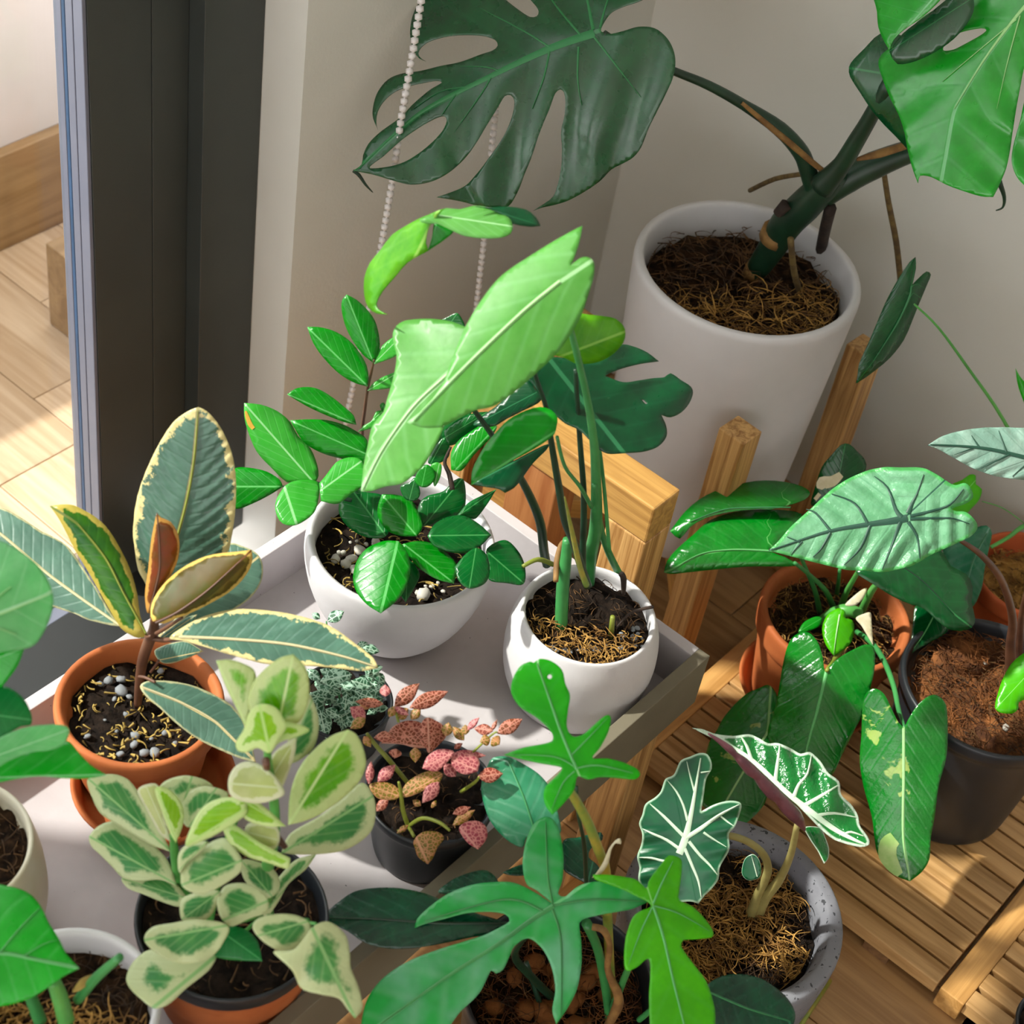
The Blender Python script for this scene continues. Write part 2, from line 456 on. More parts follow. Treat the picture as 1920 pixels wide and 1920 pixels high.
def fibres(root, c, r, z, n, mat, name='moss', ln=0.02, rad=0.0005, hump=0.006, seed=1, sector=None, flat=0.5):
    rnd = random.Random(seed); vs, fs = [], []
    for _ in range(n):
        while True:
            x, y = rnd.uniform(-1, 1), rnd.uniform(-1, 1)
            if x * x + y * y < 1 and (sector is None or sector(x, y)): break
        p = np.array([c[0] + x * r, c[1] + y * r, z + rnd.uniform(0, hump)]); a = rnd.uniform(0, 6.28); cur = rnd.uniform(-1.2, 1.2); el = rnd.uniform(-0.3, 0.6) * flat
        L = ln * rnd.uniform(0.4, 1.2) / 4; rr = rad * rnd.uniform(0.6, 1.5); ring = []
        for i in range(5):
            d = np.array([math.cos(a), math.sin(a), el]); sx = np.array([-math.sin(a), math.cos(a), 0])
            q = rr * (1 - 0.15 * i)
            ring.append([p + sx * q, p - sx * q * 0.5 + np.array([0, 0, q * 0.9]), p - sx * q * 0.5 - np.array([0, 0, q * 0.9])])
            p = p + d * L; a += cur * 0.5; el -= 0.16
            h = math.hypot(p[0] - c[0], p[1] - c[1])
            if h > r * 0.98: p[0] = c[0] + (p[0] - c[0]) * r * 0.98 / h; p[1] = c[1] + (p[1] - c[1]) * r * 0.98 / h
        b = len(vs)
        for q in ring: vs += q
        for i in range(4):
            for k in range(3):
                x0, y0 = b + i * 3 + k, b + i * 3 + (k + 1) % 3; fs.append((x0, y0, y0 + 3, x0 + 3))
    o = link(name, vs, fs, mat, root); o['kind'] = 'stuff'; return o

_peb = {}
def pebbles(root, spots, mat, name='pebble', seed=3):
    """each stone is a part of its own; six shapes share mesh data"""
    rnd = random.Random(seed)
    for i, (p, s) in enumerate(spots):
        key = (name, i % 6, mat.name)
        if key not in _peb:
            bm = bmesh.new(); bmesh.ops.create_icosphere(bm, subdivisions=1 if name != 'pebble' else 2, radius=1)
            for v in bm.verts: v.co *= 1 + rnd.uniform(-0.16, 0.16); v.co.z *= 0.7; v.co.x *= 1.2
            me = bpy.data.meshes.new(name); bm.to_mesh(me); bm.free(); me.materials.append(mat)
            for q in me.polygons: q.use_smooth = True
            _peb[key] = me
        o = bpy.data.objects.new(name, _peb[key]); COL.objects.link(o); o.parent = root
        o.location = Vector(p) - parent_loc(root); o.scale = (s, s, s); o.rotation_euler = (rnd.uniform(-.4, .4), rnd.uniform(-.4, .4), rnd.uniform(0, 6.3))

# ------------------------------------------------------------------ materials
M = {}
M['wall'] = plain('wall_paint', '#dcdcd6', '#d7d7d0', 3, 0.85, 0.15, 220, 0.25)
M['outwall'] = plain('outside_wall_paint', '#d4cdcc', '#ccc6c4', 4, 0.9, 0.1, 150, 0.2)
M['frame'] = plain('dark_aluminium', '#3b403e', '#363b3a', 6, 0.42, 0.05, 400, 0.5)
M['sill'] = plain('shade_darkened_sill_metal', '#1d1f20', '#191b1c', 6, 0.6)  # frame metal blackened: shade over the sill put into the colour
M['bead'] = plain('sunlit_glazing_bead', '#6f7282', '#696d7e', 9, 0.45)  # paler than the frame metal: direct sun put into the colour
M['gasket'] = plain('blue_grey_gasket', '#2f4866', '#365478', 9, 0.5)
M['floorw'] = wood('floor_oak', '#b08a5c', '#8d673f', 0, 1.0, 0.38)
M['outfloor'] = wood('outside_floor_oak', '#c8ae92', '#ac8f70', 0, 0.8, 0.5)
M['board'] = wood('baseboard_oak', '#a98a62', '#8a6b46', 1, 0.7, 0.5)
M['pine'] = wood('pine', '#d0a468', '#8f6230', 2, 1.3, 0.45, 60)
M['pinex'] = wood('pine_rail', '#c99a55', '#9a6c34', 0, 1.3, 0.42, 30)
M['piney'] = wood('pine_cross', '#c99a5c', '#a2743c', 1, 1.3, 0.45, 30)
M['redpine'] = wood('reddish_pine', '#bf8250', '#8f4f28', 2, 1.0, 0.45, 22)
M['deck'] = wood('deck_pine', '#c39a66', '#99713f', 0, 1.2, 0.5, 24)
M['deckd'] = wood('deck_underside', '#8a6540', '#6a4a2c', 1, 1.2, 0.6, 24)
M['concrete'] = plain('pale_concrete', '#bfb9bc', '#b1abae', 8, 0.7, 0.12, 160, 0.3, ('#4a4646', 300, 0.74))
M['trayside'] = plain('shaded_tray_outer_face', '#77705f', '#6e6757', 8, 0.7, 0.1, 160, 0.3)  # tray concrete painted darker: shade on the room-facing side put into the colour
M['white'] = plain('white_glaze', '#d3d2d5', '#cccbce', 7, 0.42, 0.06, 120, 0.45)
M['whitematte'] = plain('white_matte', '#d0ced1', '#c8c5c8', 9, 0.6, 0.12, 200, 0.35)
M['cream'] = plain('cream_glaze', '#cfcbb8', '#c6bda0', 10, 0.4, 0.03, 90)
M['terra'] = plain('terracotta', '#b9693a', '#a85b30', 14, 0.7, 0.1, 180, 0.3)
M['terra2'] = plain('bright_terracotta', '#c4643a', '#b5572f', 14, 0.65, 0.1, 180, 0.3)
M['black'] = plain('black_plastic', '#22262c', '#1b1f24', 9, 0.42, 0.04, 90, 0.5)
M['greystone'] = plain('grey_stone', '#6f7078', '#7f8087', 12, 0.75, 0.3, 160, 0.3, ('#3c3d42', 190, 0.62))
M['soil'] = plain('dark_soil', '#2a211b', '#15110f', 120, 0.95, 0.8, 250, 0.1)
M['soilb'] = plain('brown_soil', '#3a291b', '#1a130e', 110, 0.95, 0.8, 250, 0.1)
M['moss'] = plain('dry_moss', '#c0934a', '#7d5726', 60, 0.85)
M['mossd'] = plain('dark_dry_moss', '#6b4a26', '#2f2013', 45, 0.9)
M['husk'] = plain('coconut_husk', '#8a5730', '#44291a', 40, 0.9, 0.5, 300, 0.2)
M['chip'] = plain('bark_chip', '#9a6233', '#63391b', 50, 0.85, 0.5, 300, 0.2)
M['straw'] = plain('rice_hull', '#b79b4e', '#8c7436', 60, 0.7)
M['stonew'] = plain('white_stone', '#c9c4bb', '#b3ada3', 60, 0.6, 0.1, 200)
M['stoneg'] = plain('blue_grey_stone', '#8f9398', '#6f7378', 60, 0.7, 0.2, 200)
M['bead_w'] = plain('white_bead', '#dcd8d8', None, rough=0.35)
M['root'] = plain('brown_root', '#6d5a30', '#4b3a20', 70, 0.8, 0.3, 200)
M['rootd'] = plain('dark_root', '#3a2c24', '#241a16', 60, 0.85, 0.3, 200)
M['sheath'] = plain('dry_sheath', '#8d6a38', '#6e4d26', 60, 0.7)
M['pale'] = plain('pale_sheath', '#d8d0b4', '#c6bd98', 60, 0.6)
M['stemdk'] = plain('dark_green_stem', '#183a26', '#122e1f', 25, 0.4, 0.05, 150)
M['stemgr'] = plain('green_stem', '#3f8f4c', '#2f7a40', 25, 0.4)
M['stemlt'] = plain('light_green_stem', '#5aa850', '#4a9444', 25, 0.4)
M['stemol'] = plain('olive_stem', '#8a9438', '#76802e', 25, 0.45)
M['stembr'] = plain('brown_stem', '#6a4734', '#523427', 25, 0.45)
M['stemtan'] = plain('tan_stem', '#9a9158', '#857b48', 30, 0.5)
M['stemyl'] = plain('yellow_green_stem', '#a89638', '#6f8a3a', 30, 0.45)
M['veinw'] = plain('white_vein', '#c3dcc2', None, rough=0.5)
M['veing'] = plain('light_green_vein', '#5fb368', None, rough=0.45)
M['veinmd'] = plain('mid_green_vein', '#2f7f49', None, rough=0.4)
M['veinlt'] = plain('pale_green_vein', '#a5dc92', None, rough=0.45)
M['veindk'] = plain('dark_green_vein', '#1d4637', None, rough=0.5)
M['veincr'] = plain('cream_vein', '#c8bd94', None, rough=0.5)
M['yel'] = plain('yellow_spot', '#d0a52c', '#b98f2c', 60, 0.5)
M['limep'] = plain('lime_patch', '#8db85c', '#a9c878', 60, 0.4)
M['purple'] = plain('purple_underside', '#6d3f48', '#54303a', 40, 0.3, 0.3, 160)

LM = leafmat
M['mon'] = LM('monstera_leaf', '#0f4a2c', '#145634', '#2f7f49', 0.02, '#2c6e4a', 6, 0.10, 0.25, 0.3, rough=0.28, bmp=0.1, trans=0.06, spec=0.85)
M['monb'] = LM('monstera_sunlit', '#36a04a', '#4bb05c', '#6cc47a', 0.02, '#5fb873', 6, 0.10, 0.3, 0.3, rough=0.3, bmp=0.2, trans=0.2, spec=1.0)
M['zz'] = LM('zz_leaf', '#2c8a3c', '#237a33', '#58b05c', 0.05, '#4fa856', 6, 0.14, 0.35, 0.5, rough=0.27, bmp=0.25, trans=0.14)
M['zzl'] = LM('zz_pale_leaf', '#55ae5c', '#4aa552', '#8fce8c', 0.05, '#74c074', 6, 0.14, 0.35, 0.5, rough=0.3, bmp=0.25, trans=0.2)
M['zzd'] = LM('zz_dark_leaf', '#15552c', '#1b6433', '#3f8f4c', 0.04, '#2a7a40', 6, 0.14, 0.3, 0.5, rough=0.24, bmp=0.25, trans=0.08)
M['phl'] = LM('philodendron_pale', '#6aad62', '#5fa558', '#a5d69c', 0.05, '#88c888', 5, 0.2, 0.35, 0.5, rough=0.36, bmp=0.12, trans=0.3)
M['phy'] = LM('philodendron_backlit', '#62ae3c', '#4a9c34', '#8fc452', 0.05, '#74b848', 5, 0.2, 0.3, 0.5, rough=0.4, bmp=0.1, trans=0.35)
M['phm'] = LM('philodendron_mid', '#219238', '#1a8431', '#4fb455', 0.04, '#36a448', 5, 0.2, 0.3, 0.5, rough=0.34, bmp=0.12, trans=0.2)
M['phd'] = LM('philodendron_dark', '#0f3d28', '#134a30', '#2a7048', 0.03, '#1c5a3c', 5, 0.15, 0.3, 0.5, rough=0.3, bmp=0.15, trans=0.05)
M['rub'] = LM('rubber_leaf', '#4f6f63', '#5a7c6f', '#9c9668', 0.04, '#6b8a7d', 16, 0.2, 0.35, 0.15, '#dccf92', 0.09, 0.30, rough=0.3, bmp=0.35, trans=0.08)
M['rubg'] = LM('rubber_plain_leaf', '#526f64', '#5d7d70', '#c3b483', 0.05, '#6b8a7d', 14, 0.2, 0.3, 0.15, '#b5b58c', 0.05, 0.06, rough=0.3, bmp=0.3, trans=0.08)
M['rubn'] = LM('rubber_young_leaf', '#356c26', '#1f5424', '#6b7a34', 0.05, '#4f8a34', 12, 0.2, 0.3, 0.2, '#bfae4e', 0.14, 0.16, rough=0.35, bmp=0.2, trans=0.15)
M['rubo'] = LM('rubber_orange_leaf', '#6d4f1c', '#8a4a1c', '#5a3a1c', 0.05, None, 8, 0.1, 0.3, 0.2, '#cf9a4c', 0.1, 0.12, rough=0.35, bmp=0.2, trans=0.15)
M['rubb'] = LM('rubber_bronze_leaf', '#54481a', '#444a18', '#6a4322', 0.05, None, 8, 0.1, 0.3, 0.2, '#d6b25c', 0.1, 0.14, spec=0.3, rough=0.5, bmp=0.1, trans=0.12)
M['pep'] = LM('peperomia_leaf', '#4b8a58', '#5f9c62', '#8fbf7a', 0.05, '#a9c98a', 5, 0.22, 0.45, 0.7, '#c3cf9c', 0.31, 0.32, es=0.10, rough=0.3, bmp=0.22, trans=0.2)
M['pepl'] = LM('peperomia_lime_leaf', '#86c444', '#9fd05c', '#c3e28c', 0.06, '#b4d97c', 5, 0.25, 0.3, 0.7, '#cfe39a', 0.25, 0.3, rough=0.33, bmp=0.2, trans=0.3)
M['pepb'] = LM('peperomia_bright_leaf', '#5cae3c', '#7cc04c', '#cfe6a0', 0.05, '#a8d07c', 5, 0.25, 0.4, 0.7, '#c6d894', 0.32, 0.28, es=0.09, rough=0.27, bmp=0.3, trans=0.25)
M['pepw'] = LM('peperomia_cream_leaf', '#c8d29c', '#bccb8a', '#d3ddb0', 0.05, None, 5, 0.2, 0.3, 0.7, '#d8dcb8', 0.2, 0.3, rough=0.35, bmp=0.2, trans=0.25)
M['fitr'] = LM('fittonia_pink', '#8f5142', '#7a5034', '#d39a86', 0.06, '#d0907c', 6, 0.2, 0.9, 0.6, net='#cf8874', nets=330, rough=0.45, bmp=0.3, trans=0.25)
M['fitp'] = LM('fittonia_rose', '#aa5a5e', '#94504e', '#d99a92', 0.06, '#d69690', 6, 0.2, 0.9, 0.6, net='#d68e8a', nets=330, rough=0.45, bmp=0.3, trans=0.25)
M['fito'] = LM('fittonia_olive', '#6f6a2c', '#8a7a34', '#cf9a70', 0.06, '#c9a060', 6, 0.2, 0.6, 0.6, net='#c0885c', nets=330, rough=0.45, bmp=0.3, trans=0.2)
M['fitw'] = LM('fittonia_white', '#1f4f37', '#2a5f42', '#b9d4bf', 0.08, '#a9cbb2', 6, 0.2, 0.6, 0.6, net='#a4c8b0', nets=260, rough=0.45, bmp=0.3, trans=0.12)
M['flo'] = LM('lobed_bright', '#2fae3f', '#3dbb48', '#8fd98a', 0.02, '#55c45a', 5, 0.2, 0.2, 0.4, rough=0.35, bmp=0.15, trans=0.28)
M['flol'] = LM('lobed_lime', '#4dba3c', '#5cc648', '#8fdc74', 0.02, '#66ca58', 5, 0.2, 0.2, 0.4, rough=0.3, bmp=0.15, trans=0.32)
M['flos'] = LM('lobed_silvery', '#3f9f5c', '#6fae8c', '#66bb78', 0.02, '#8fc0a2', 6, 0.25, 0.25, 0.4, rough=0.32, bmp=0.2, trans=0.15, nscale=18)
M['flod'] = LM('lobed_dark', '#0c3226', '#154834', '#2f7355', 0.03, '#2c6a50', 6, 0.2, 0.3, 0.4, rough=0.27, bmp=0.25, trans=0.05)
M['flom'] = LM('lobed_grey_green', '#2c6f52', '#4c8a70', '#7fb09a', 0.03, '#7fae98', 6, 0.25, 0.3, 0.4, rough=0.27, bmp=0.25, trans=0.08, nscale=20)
M['pol'] = LM('alocasia_leaf', '#174f38', '#1f6040', None, 0.05, None, edge='#a9c9ae', ew=0.025, en=0.005, rough=0.33, bmp=0.2, trans=0.08)
M['pol2'] = LM('alocasia_glossy', '#1d6a38', '#2a7a44', None, 0.05, None, edge='#c6dcc8', ew=0.05, en=0.01, rough=0.2, bmp=0.7, trans=0.1, puck=0.5, spec=0.8)
M['bur'] = LM('burle_leaf', '#1d8236', '#17742e', '#5cb45c', 0.03, '#2c9444', 8, 0.2, 0.25, 0.45, rough=0.22, bmp=0.4, trans=0.15, puck=0.25, spec=0.8)
M['burv'] = LM('burle_variegated', '#1a7a34', '#23883c', '#8cc873', 0.03, '#2c9444', 8, 0.2, 0.25, 0.45, patch='#a9c878', pth=0.60, pscale=22, rough=0.25, bmp=0.4, trans=0.18, puck=0.2, spec=0.8)
M['burd'] = LM('burle_dark', '#0f4526', '#13522d', '#2f7f45', 0.02, '#1c6236', 8, 0.2, 0.3, 0.45, rough=0.25, bmp=0.25, trans=0.06)
M['drag'] = LM('dragon_leaf', '#6a9e7d', '#82b496', '#2c5c48', 0.02, '#4f8f6c', 7, 0.12, 0.3, 0.4, edge='#4fa85c', ew=0.06, en=0.05, rough=0.38, bmp=0.5, trans=0.12, puck=0.3)
M['dragg'] = LM('dragon_grey_leaf', '#7f9f94', '#96b0a6', '#33584c', 0.03, '#4f7f6e', 7, 0.12, 0.35, 0.4, rough=0.33, bmp=0.5, trans=0.08, puck=0.3)
M['lef'] = LM('pale_round_leaf', '#74c084', '#83c890', '#b0e0b4', 0.03, '#a4dba8', 5, 0.1, 0.4, 0.4, rough=0.36, bmp=0.25, trans=0.25)
M['lefg'] = LM('green_round_leaf', '#3fae52', '#4fb860', '#7fd08a', 0.03, '#6cc878', 5, 0.15, 0.35, 0.4, rough=0.3, bmp=0.15, trans=0.25)
M['lefd'] = LM('green_shade_leaf', '#1d7a44', '#258a4c', '#4fae66', 0.03, '#3a9c58', 5, 0.15, 0.3, 0.4, rough=0.33, bmp=0.15, trans=0.15)

m, n, l, b = nodes('door_glass')
b.inputs['Roughness'].default_value = 0.02; b.inputs['Base Color'].default_value = (1, 1, 1, 1)
tb = N(n, 'BsdfTransparent'); tb.inputs[0].default_value = (0.95, 0.97, 0.96, 1); gb = N(n, 'BsdfGlossy'); gb.inputs['Roughness'].default_value = 0.02
fz = N(n, 'LayerWeight'); fz.inputs[0].default_value = 0.5; mx = N(n, 'MixShader')
l.new(mth(n, l, 'MULTIPLY_ADD', mth(n, l, 'POWER', fz.outputs[1], 5.0), 0.8, 0.03), mx.inputs[0]); l.new(tb.outputs[0], mx.inputs[1]); l.new(gb.outputs[0], mx.inputs[2]); l.new(mx.outputs[0], n['Material Output'].inputs[0])
M['glass'] = m

# ------------------------------------------------------------------ room
def planks(parent, name, x0, x1, ys, z0, z1, mat, cuts):
    for i, (y0, y1) in enumerate(zip(ys[:-1], ys[1:])):
        xs = [x0] + [x for x in cuts[i % len(cuts)] if x0 < x < x1] + [x1]
        for a, b in zip(xs[:-1], xs[1:]): box(name, (a + 0.0006, y0 + 0.0006, z0), (b - 0.0006, y1 - 0.0006, z1), mat, parent, 0.0012)
fl = structure(box('floor', (-1.05, -3.1, -0.06), (3.9, 1.69, -0.012), M['deckd']))
planks(fl, 'floor_plank', -0.985, 1.2, [-0.9 + 0.1295 * i for i in range(21)], -0.012, 0.0, M['floorw'], [[-0.35, 0.6], [0.1], [-0.6, 0.35], [0.75, -0.1]])
structure(box('wall_left', (-1.25, 1.093, -0.06), (-1.05, 1.69, 2.4), M['wall']))
structure(box('ceiling', (-1.25, -3.2, 2.4), (4.0, 1.81, 2.5), M['wall']))
structure(box('wall_right', (3.9, -3.1, -0.06), (4.0, 1.81, 2.4), M['wall']))
structure(box('wall_front', (-1.25, -3.2, -0.06), (4.0, -3.1, 0.5), M['wall']))
structure(box('wall_front_lintel', (-1.25, -3.2, 2.2), (4.0, -3.1, 2.4), M['wall']))
structure(box('wall_left_far', (-1.25, -3.1, -0.06), (-1.05, -2.2, 2.4), M['wall']))
structure(box('added_shade_pier', (-1.25, -0.40, -0.06), (-1.05, 0.075, 2.15), M['wall']))  # unseen pier added to keep sun off the front of the tray
structure(box('wall_left_lintel', (-1.25, -2.2, 2.151), (-1.05, 1.0925, 2.4), M['wall']))
structure(box('wall_back', (-1.25, 1.69, -0.06), (3.9, 1.81, 2.4), M['wall']))

d1 = structure(thing('door_1', 'dark grey aluminium sliding glass door', 'door', (-1.15, 0.5, 0))); del d1['category'], d1['label']
box('door_jamb', (-1.25, 1.016, 0.0), (-1.105, 1.0925, 2.15), M['frame'], d1, 0.001)
box('sash_stile', (-1.168, 0.971, 0.0), (-1.126, 1.0158, 2.05), M['frame'], d1, 0.0008)
box('sash_stile', (-1.168, 0.898, 0.0), (-1.1265, 0.9705, 2.05), M['frame'], d1, 0.0008)
for xa, xb, mt in ((-1.1405, -1.1275, 'bead'), (-1.1515, -1.1415, 'bead'), (-1.1565, -1.152, 'gasket'), (-1.168, -1.157, 'bead')):
    box('glazing_bead', (xa, 0.8935, 0.0), (xb, 0.8978, 2.05), M[mt], d1, 0.0008)
box('door_sill', (-1.126, 0.0755, 0.0), (-1.05, 1.015, 0.006), M['sill'], d1, 0.001)
box('sill_trim', (-1.05, -0.9, -0.012), (-0.986, 1.0925, 0.004), M['sill'], d1, 0.001)
box('sill_track', (-1.20, 0.0755, -0.02), (-1.127, 0.892, 0.004), M['bead'], d1, 0.001)
box('sill_groove', (-1.152, 0.0755, 0.0041), (-1.146, 0.892, 0.0075), M['gasket'], d1, 0.0008)
box('meeting_stile', (-1.21, 0.0755, 0.0076), (-1.1675, 0.125, 2.05), M['frame'], d1, 0.001)
box('meeting_stile', (-1.1628, 0.0755, 0.0076), (-1.127, 0.12, 2.05), M['frame'], d1, 0.001)
box('head_rail', (-1.20, 0.0755, 2.051), (-1.126, 1.015, 2.10), M['frame'], d1, 0.001)
box('door_pane', (-1.1672, 0.126, 0.008), (-1.1632, 0.8932, 2.05), M['glass'], d1)

fo = structure(box('floor_outside', (-1.74, -0.9, -0.08), (-1.201, 1.7, -0.022), M['deckd']))
planks(fo, 'floor_plank', -1.74, -1.201, [-0.9 + 0.13 * i for i in range(21)], -0.022, -0.005, M['outfloor'], [[-1.45], [-1.6], [-1.35]])
structure(box('wall_outside', (-1.86, -0.9, -0.08), (-1.7405, 2.2, 0.42), M['outwall']))
structure(box('baseboard_outside', (-1.74, -0.9, -0.004), (-1.722, 2.2, 0.148), M['board'], None, 0.002))
structure(box('wall_outside_return', (-1.525, 1.19, -0.005), (-1.2505, 2.0, 2.4), M['outwall']))
bz = float(on_y(84, 455, 1.16)[2])
structure(box('baseboard_return', (-1.555, 1.16, -0.004), (-1.252, 1.19, bz), M['board'], None, 0.002))
structure(box('baseboard_return_side', (-1.555, 1.1905, -0.004), (-1.5255, 1.69, bz), M['board'], None, 0.002))

# ------------------------------------------------------------------ furniture
def beam(name, a, b, w, h, mat, parent, bev=0.001):
    """square bar from a to b (horizontal or upright), w wide, h high"""
    a, b = Vector(a), Vector(b); d = b - a; L = d.length
    bm = bmesh.new(); bmesh.ops.create_cube(bm, size=1)
    for v in bm.verts: v.co = Vector((v.co.x * L, v.co.y * w, v.co.z * h))
    bmesh.ops.bevel(bm, geom=bm.edges[:], offset=bev, segments=2, affect='EDGES', profile=0.5)
    me = bpy.data.meshes.new(name); bm.to_mesh(me); bm.free(); me.materials.append(mat)
    o = bpy.data.objects.new(name, me); COL.objects.link(o); o.parent = parent
    o.rotation_euler = (0, 0, math.atan2(d.y, d.x)); o.location = (a + b) / 2 - parent_loc(parent); return o

X0, X1, Y0, Y1 = -0.792, -0.431, 0.10, 1.012
tr = thing('planter_tray', 'long concrete-grey tray with raised sides holding potted plants by the door', 'tray', (-0.61, 0.56, 0.335))
box('tray_bottom', (X0 + .012, Y0 + .012, 0.3355), (X1 - .012, Y1 - .012, 0.3495), M['concrete'], tr)
box('tray_side', (X0, Y0, 0.335), (X0 + .012, Y1, 0.40), M['concrete'], tr, 0.0008)
box('tray_side', (X1 - .012, Y0, 0.335), (X1, Y1, 0.40), M['trayside'], tr, 0.0008)
box('tray_side', (X0 + .012, Y1 - .012, 0.335), (X1 - .012, Y1, 0.40), M['concrete'], tr, 0.0008)
box('tray_side', (X0 + .012, Y0, 0.335), (X1 - .012, Y0 + .012, 0.40), M['concrete'], tr, 0.0008)

bn = thing('wooden_bench', 'honey-coloured wooden bench with square legs standing underneath the grey tray', 'bench', (-0.61, 0.56, 0))
for lx in (-0.775, -0.478):
    for ly in (0.16, 0.945): box('leg', (lx, ly, 0.0), (lx + 0.036, ly + 0.036, 0.3345), M['pine'], bn, 0.0015)
for lx in (-0.770, -0.470): box('side_rail', (lx, 0.1965, 0.285), (lx + 0.018, 0.9445, 0.3345), M['piney'], bn, 0.001)
for ly in (0.17, 0.955): box('end_rail', (-0.7385, ly, 0.285), (-0.4785, ly + 0.018, 0.3345), M['pinex'], bn, 0.001)
box('stretcher', (-0.467, 0.1965, 0.05), (-0.449, 0.9445, 0.085), M['piney'], bn, 0.001)

rk = thing('wooden_rack', 'varnished pine frame with thick top rail standing behind the grey tray', 'rack', (-0.64, 1.07, 0))
box('leg', (-0.586, 1.047, 0.0), (-0.541, 1.087, 0.4335), M['pine'], rk, 0.0015)
box('leg', (-0.705, 1.050, 0.0), (-0.648, 1.085, 0.4335), M['redpine'], rk, 0.0015)
box('leg', (-0.80, 1.047, 0.0), (-0.755, 1.087, 0.4335), M['pine'], rk, 0.0015)
box('top_rail', (-0.80, 1.047, 0.434), (-0.541, 1.087, 0.478), M['pinex'], rk, 0.002)
for i, zz in enumerate((0.26, 0.34)): box('slat', (-0.7545, 1.06, zz), (-0.7055, 1.075, zz + 0.035), M['pinex'], rk, 0.001)
for xx in (-0.752, -0.732, -0.7185): box('upright_slat', (xx, 1.068, 0.05), (xx + 0.009, 1.0845, 0.4335), M['pine'], rk, 0.001)
box('low_rail', (-0.6475, 1.055, 0.12), (-0.5865, 1.08, 0.165), M['pinex'], rk, 0.001)

sc = (-0.719, 1.444)
SR = math.radians(-3.0); CS, SN = math.cos(SR), math.sin(SR)
def sq(x, y): return (sc[0] + x * CS - y * SN, sc[1] + x * SN + y * CS, 0.085)
st = thing('plant_stand', 'four-legged pine plant stand that holds the big white monstera pot', 'plant stand', (sc[0], sc[1], 0))
for ax in (-1, 1):
    for ay in (-1, 1):
        cx, cy = sc[0] + (ax * CS - ay * SN) * 0.115, sc[1] + (ax * SN + ay * CS) * 0.115
        box('leg', (cx - .0165, cy - .0165, 0.0), (cx + .0165, cy + .0165, 0.364), M['pine'], st, 0.0015).rotation_euler.z = SR

beam('crossbar', sq(-.102, -.102), sq(.102, .102), 0.03, 0.03, M['pinex'], st)
beam('crossbar', sq(-.102, .102), sq(-.0115, .0115), 0.03, 0.03, M['pinex'], st)
beam('crossbar', sq(.0115, -.0115), sq(.102, -.102), 0.03, 0.03, M['pinex'], st)

def deck(label, x0, x1, y0, y1, gap, rail_left, rail_right):
    t = thing('slatted_floor_mat', label, 'wooden mat', ((x0 + x1) / 2, (y0 + y1) / 2, 0), 'slatted wooden mats on the floor')
    n_ = int((y1 - y0) / 0.0268); p_ = (y1 - y0) / n_
    xa = x0 + (0.028 if rail_left else 0); xb = x1 - (0.028 if rail_right else 0)
    for i in range(n_): box('slat', (xa, y0 + i * p_ + gap / 2, 0.0125), (xb, y0 + (i + 1) * p_ - gap / 2, 0.030), M['deck'], t, 0.0012)
    if rail_left: box('end_rail', (x0, y0, 0.0), (xa - 0.0002, y1, 0.030), M['piney'], t, 0.0012)
    if rail_right: box('end_rail', (xb + 0.0002, y0, 0.0), (x1, y1, 0.030), M['piney'], t, 0.0012)
    for q in (0.18, 0.5, 0.82):
        xx = xa + (xb - xa) * q; box('under_batten', (xx - .015, y0 + .003, 0.0), (xx + .015, y1 - .003, 0.0122), M['deckd'], t)
deck('slatted wooden floor mat under the terracotta and black pots', -0.556, -0.1415, 1.149, 1.62, 0.0036, True, False)
deck('slatted wooden floor mat with dark slots in the lower right corner', -0.137, 0.30, 1.149, 1.62, 0.0062, True, False)

stk = [on_z(1455, 1990, 0.004), on_z(1556, 1838, 0.004)]  # stands in for a thin pale line on the floor
o = tube('pale_line_stick', stk, [0.0032, 0.0028], M['stemyl'], None, 8); o['label'] = 'thin yellowish stick standing in for a pale floor line by the grey stone pot'; o['category'] = 'stick'

# blind chain
bc = thing('blind_chain', 'white beaded roller-blind chain hanging by the wall beside the door', 'blind chain', (-0.92, 1.15, 0.15))
CH = (-0.985, 1.14)
def chain(pts):
    X = [on_front(x, y, CH, 0.12 * min(1.0, max(0.0, (i - 8) / 5))) for i, (x, y) in enumerate(pts)]; out = []; L = 0.0; step = 0.0083; nxt = 0.0
    for a, b in zip(X[:-1], X[1:]):
        d = np.linalg.norm(b - a)
        while nxt < L + d: out.append(a + (b - a) * ((nxt - L) / d)); nxt += step
        L += d
    return X, out
bm = bmesh.new(); bmesh.ops.create_icosphere(bm, subdivisions=1, radius=0.0043); bead = bpy.data.meshes.new('bead'); bm.to_mesh(bead); bm.free(); bead.materials.append(M['bead_w'])
for p in bead.polygons: p.use_smooth = True
s1, b1 = chain([(800, -60), (790, 0), (772, 110), (752, 225), (735, 345), (712, 480), (680, 640), (655, 760), (636, 868), (640, 930), (672, 975), (740, 985), (810, 960), (855, 900), (872, 780), (890, 610), (908, 450), (925, 250), (938, 100), (950, -60)])
for p in b1:
    o = bpy.data.objects.new('bead', bead); COL.objects.link(o); o.parent = bc; o.location = Vector(p) - bc.location
tube('cord', s1, [0.0011] * len(s1), M['bead_w'], bc, 5, 3)

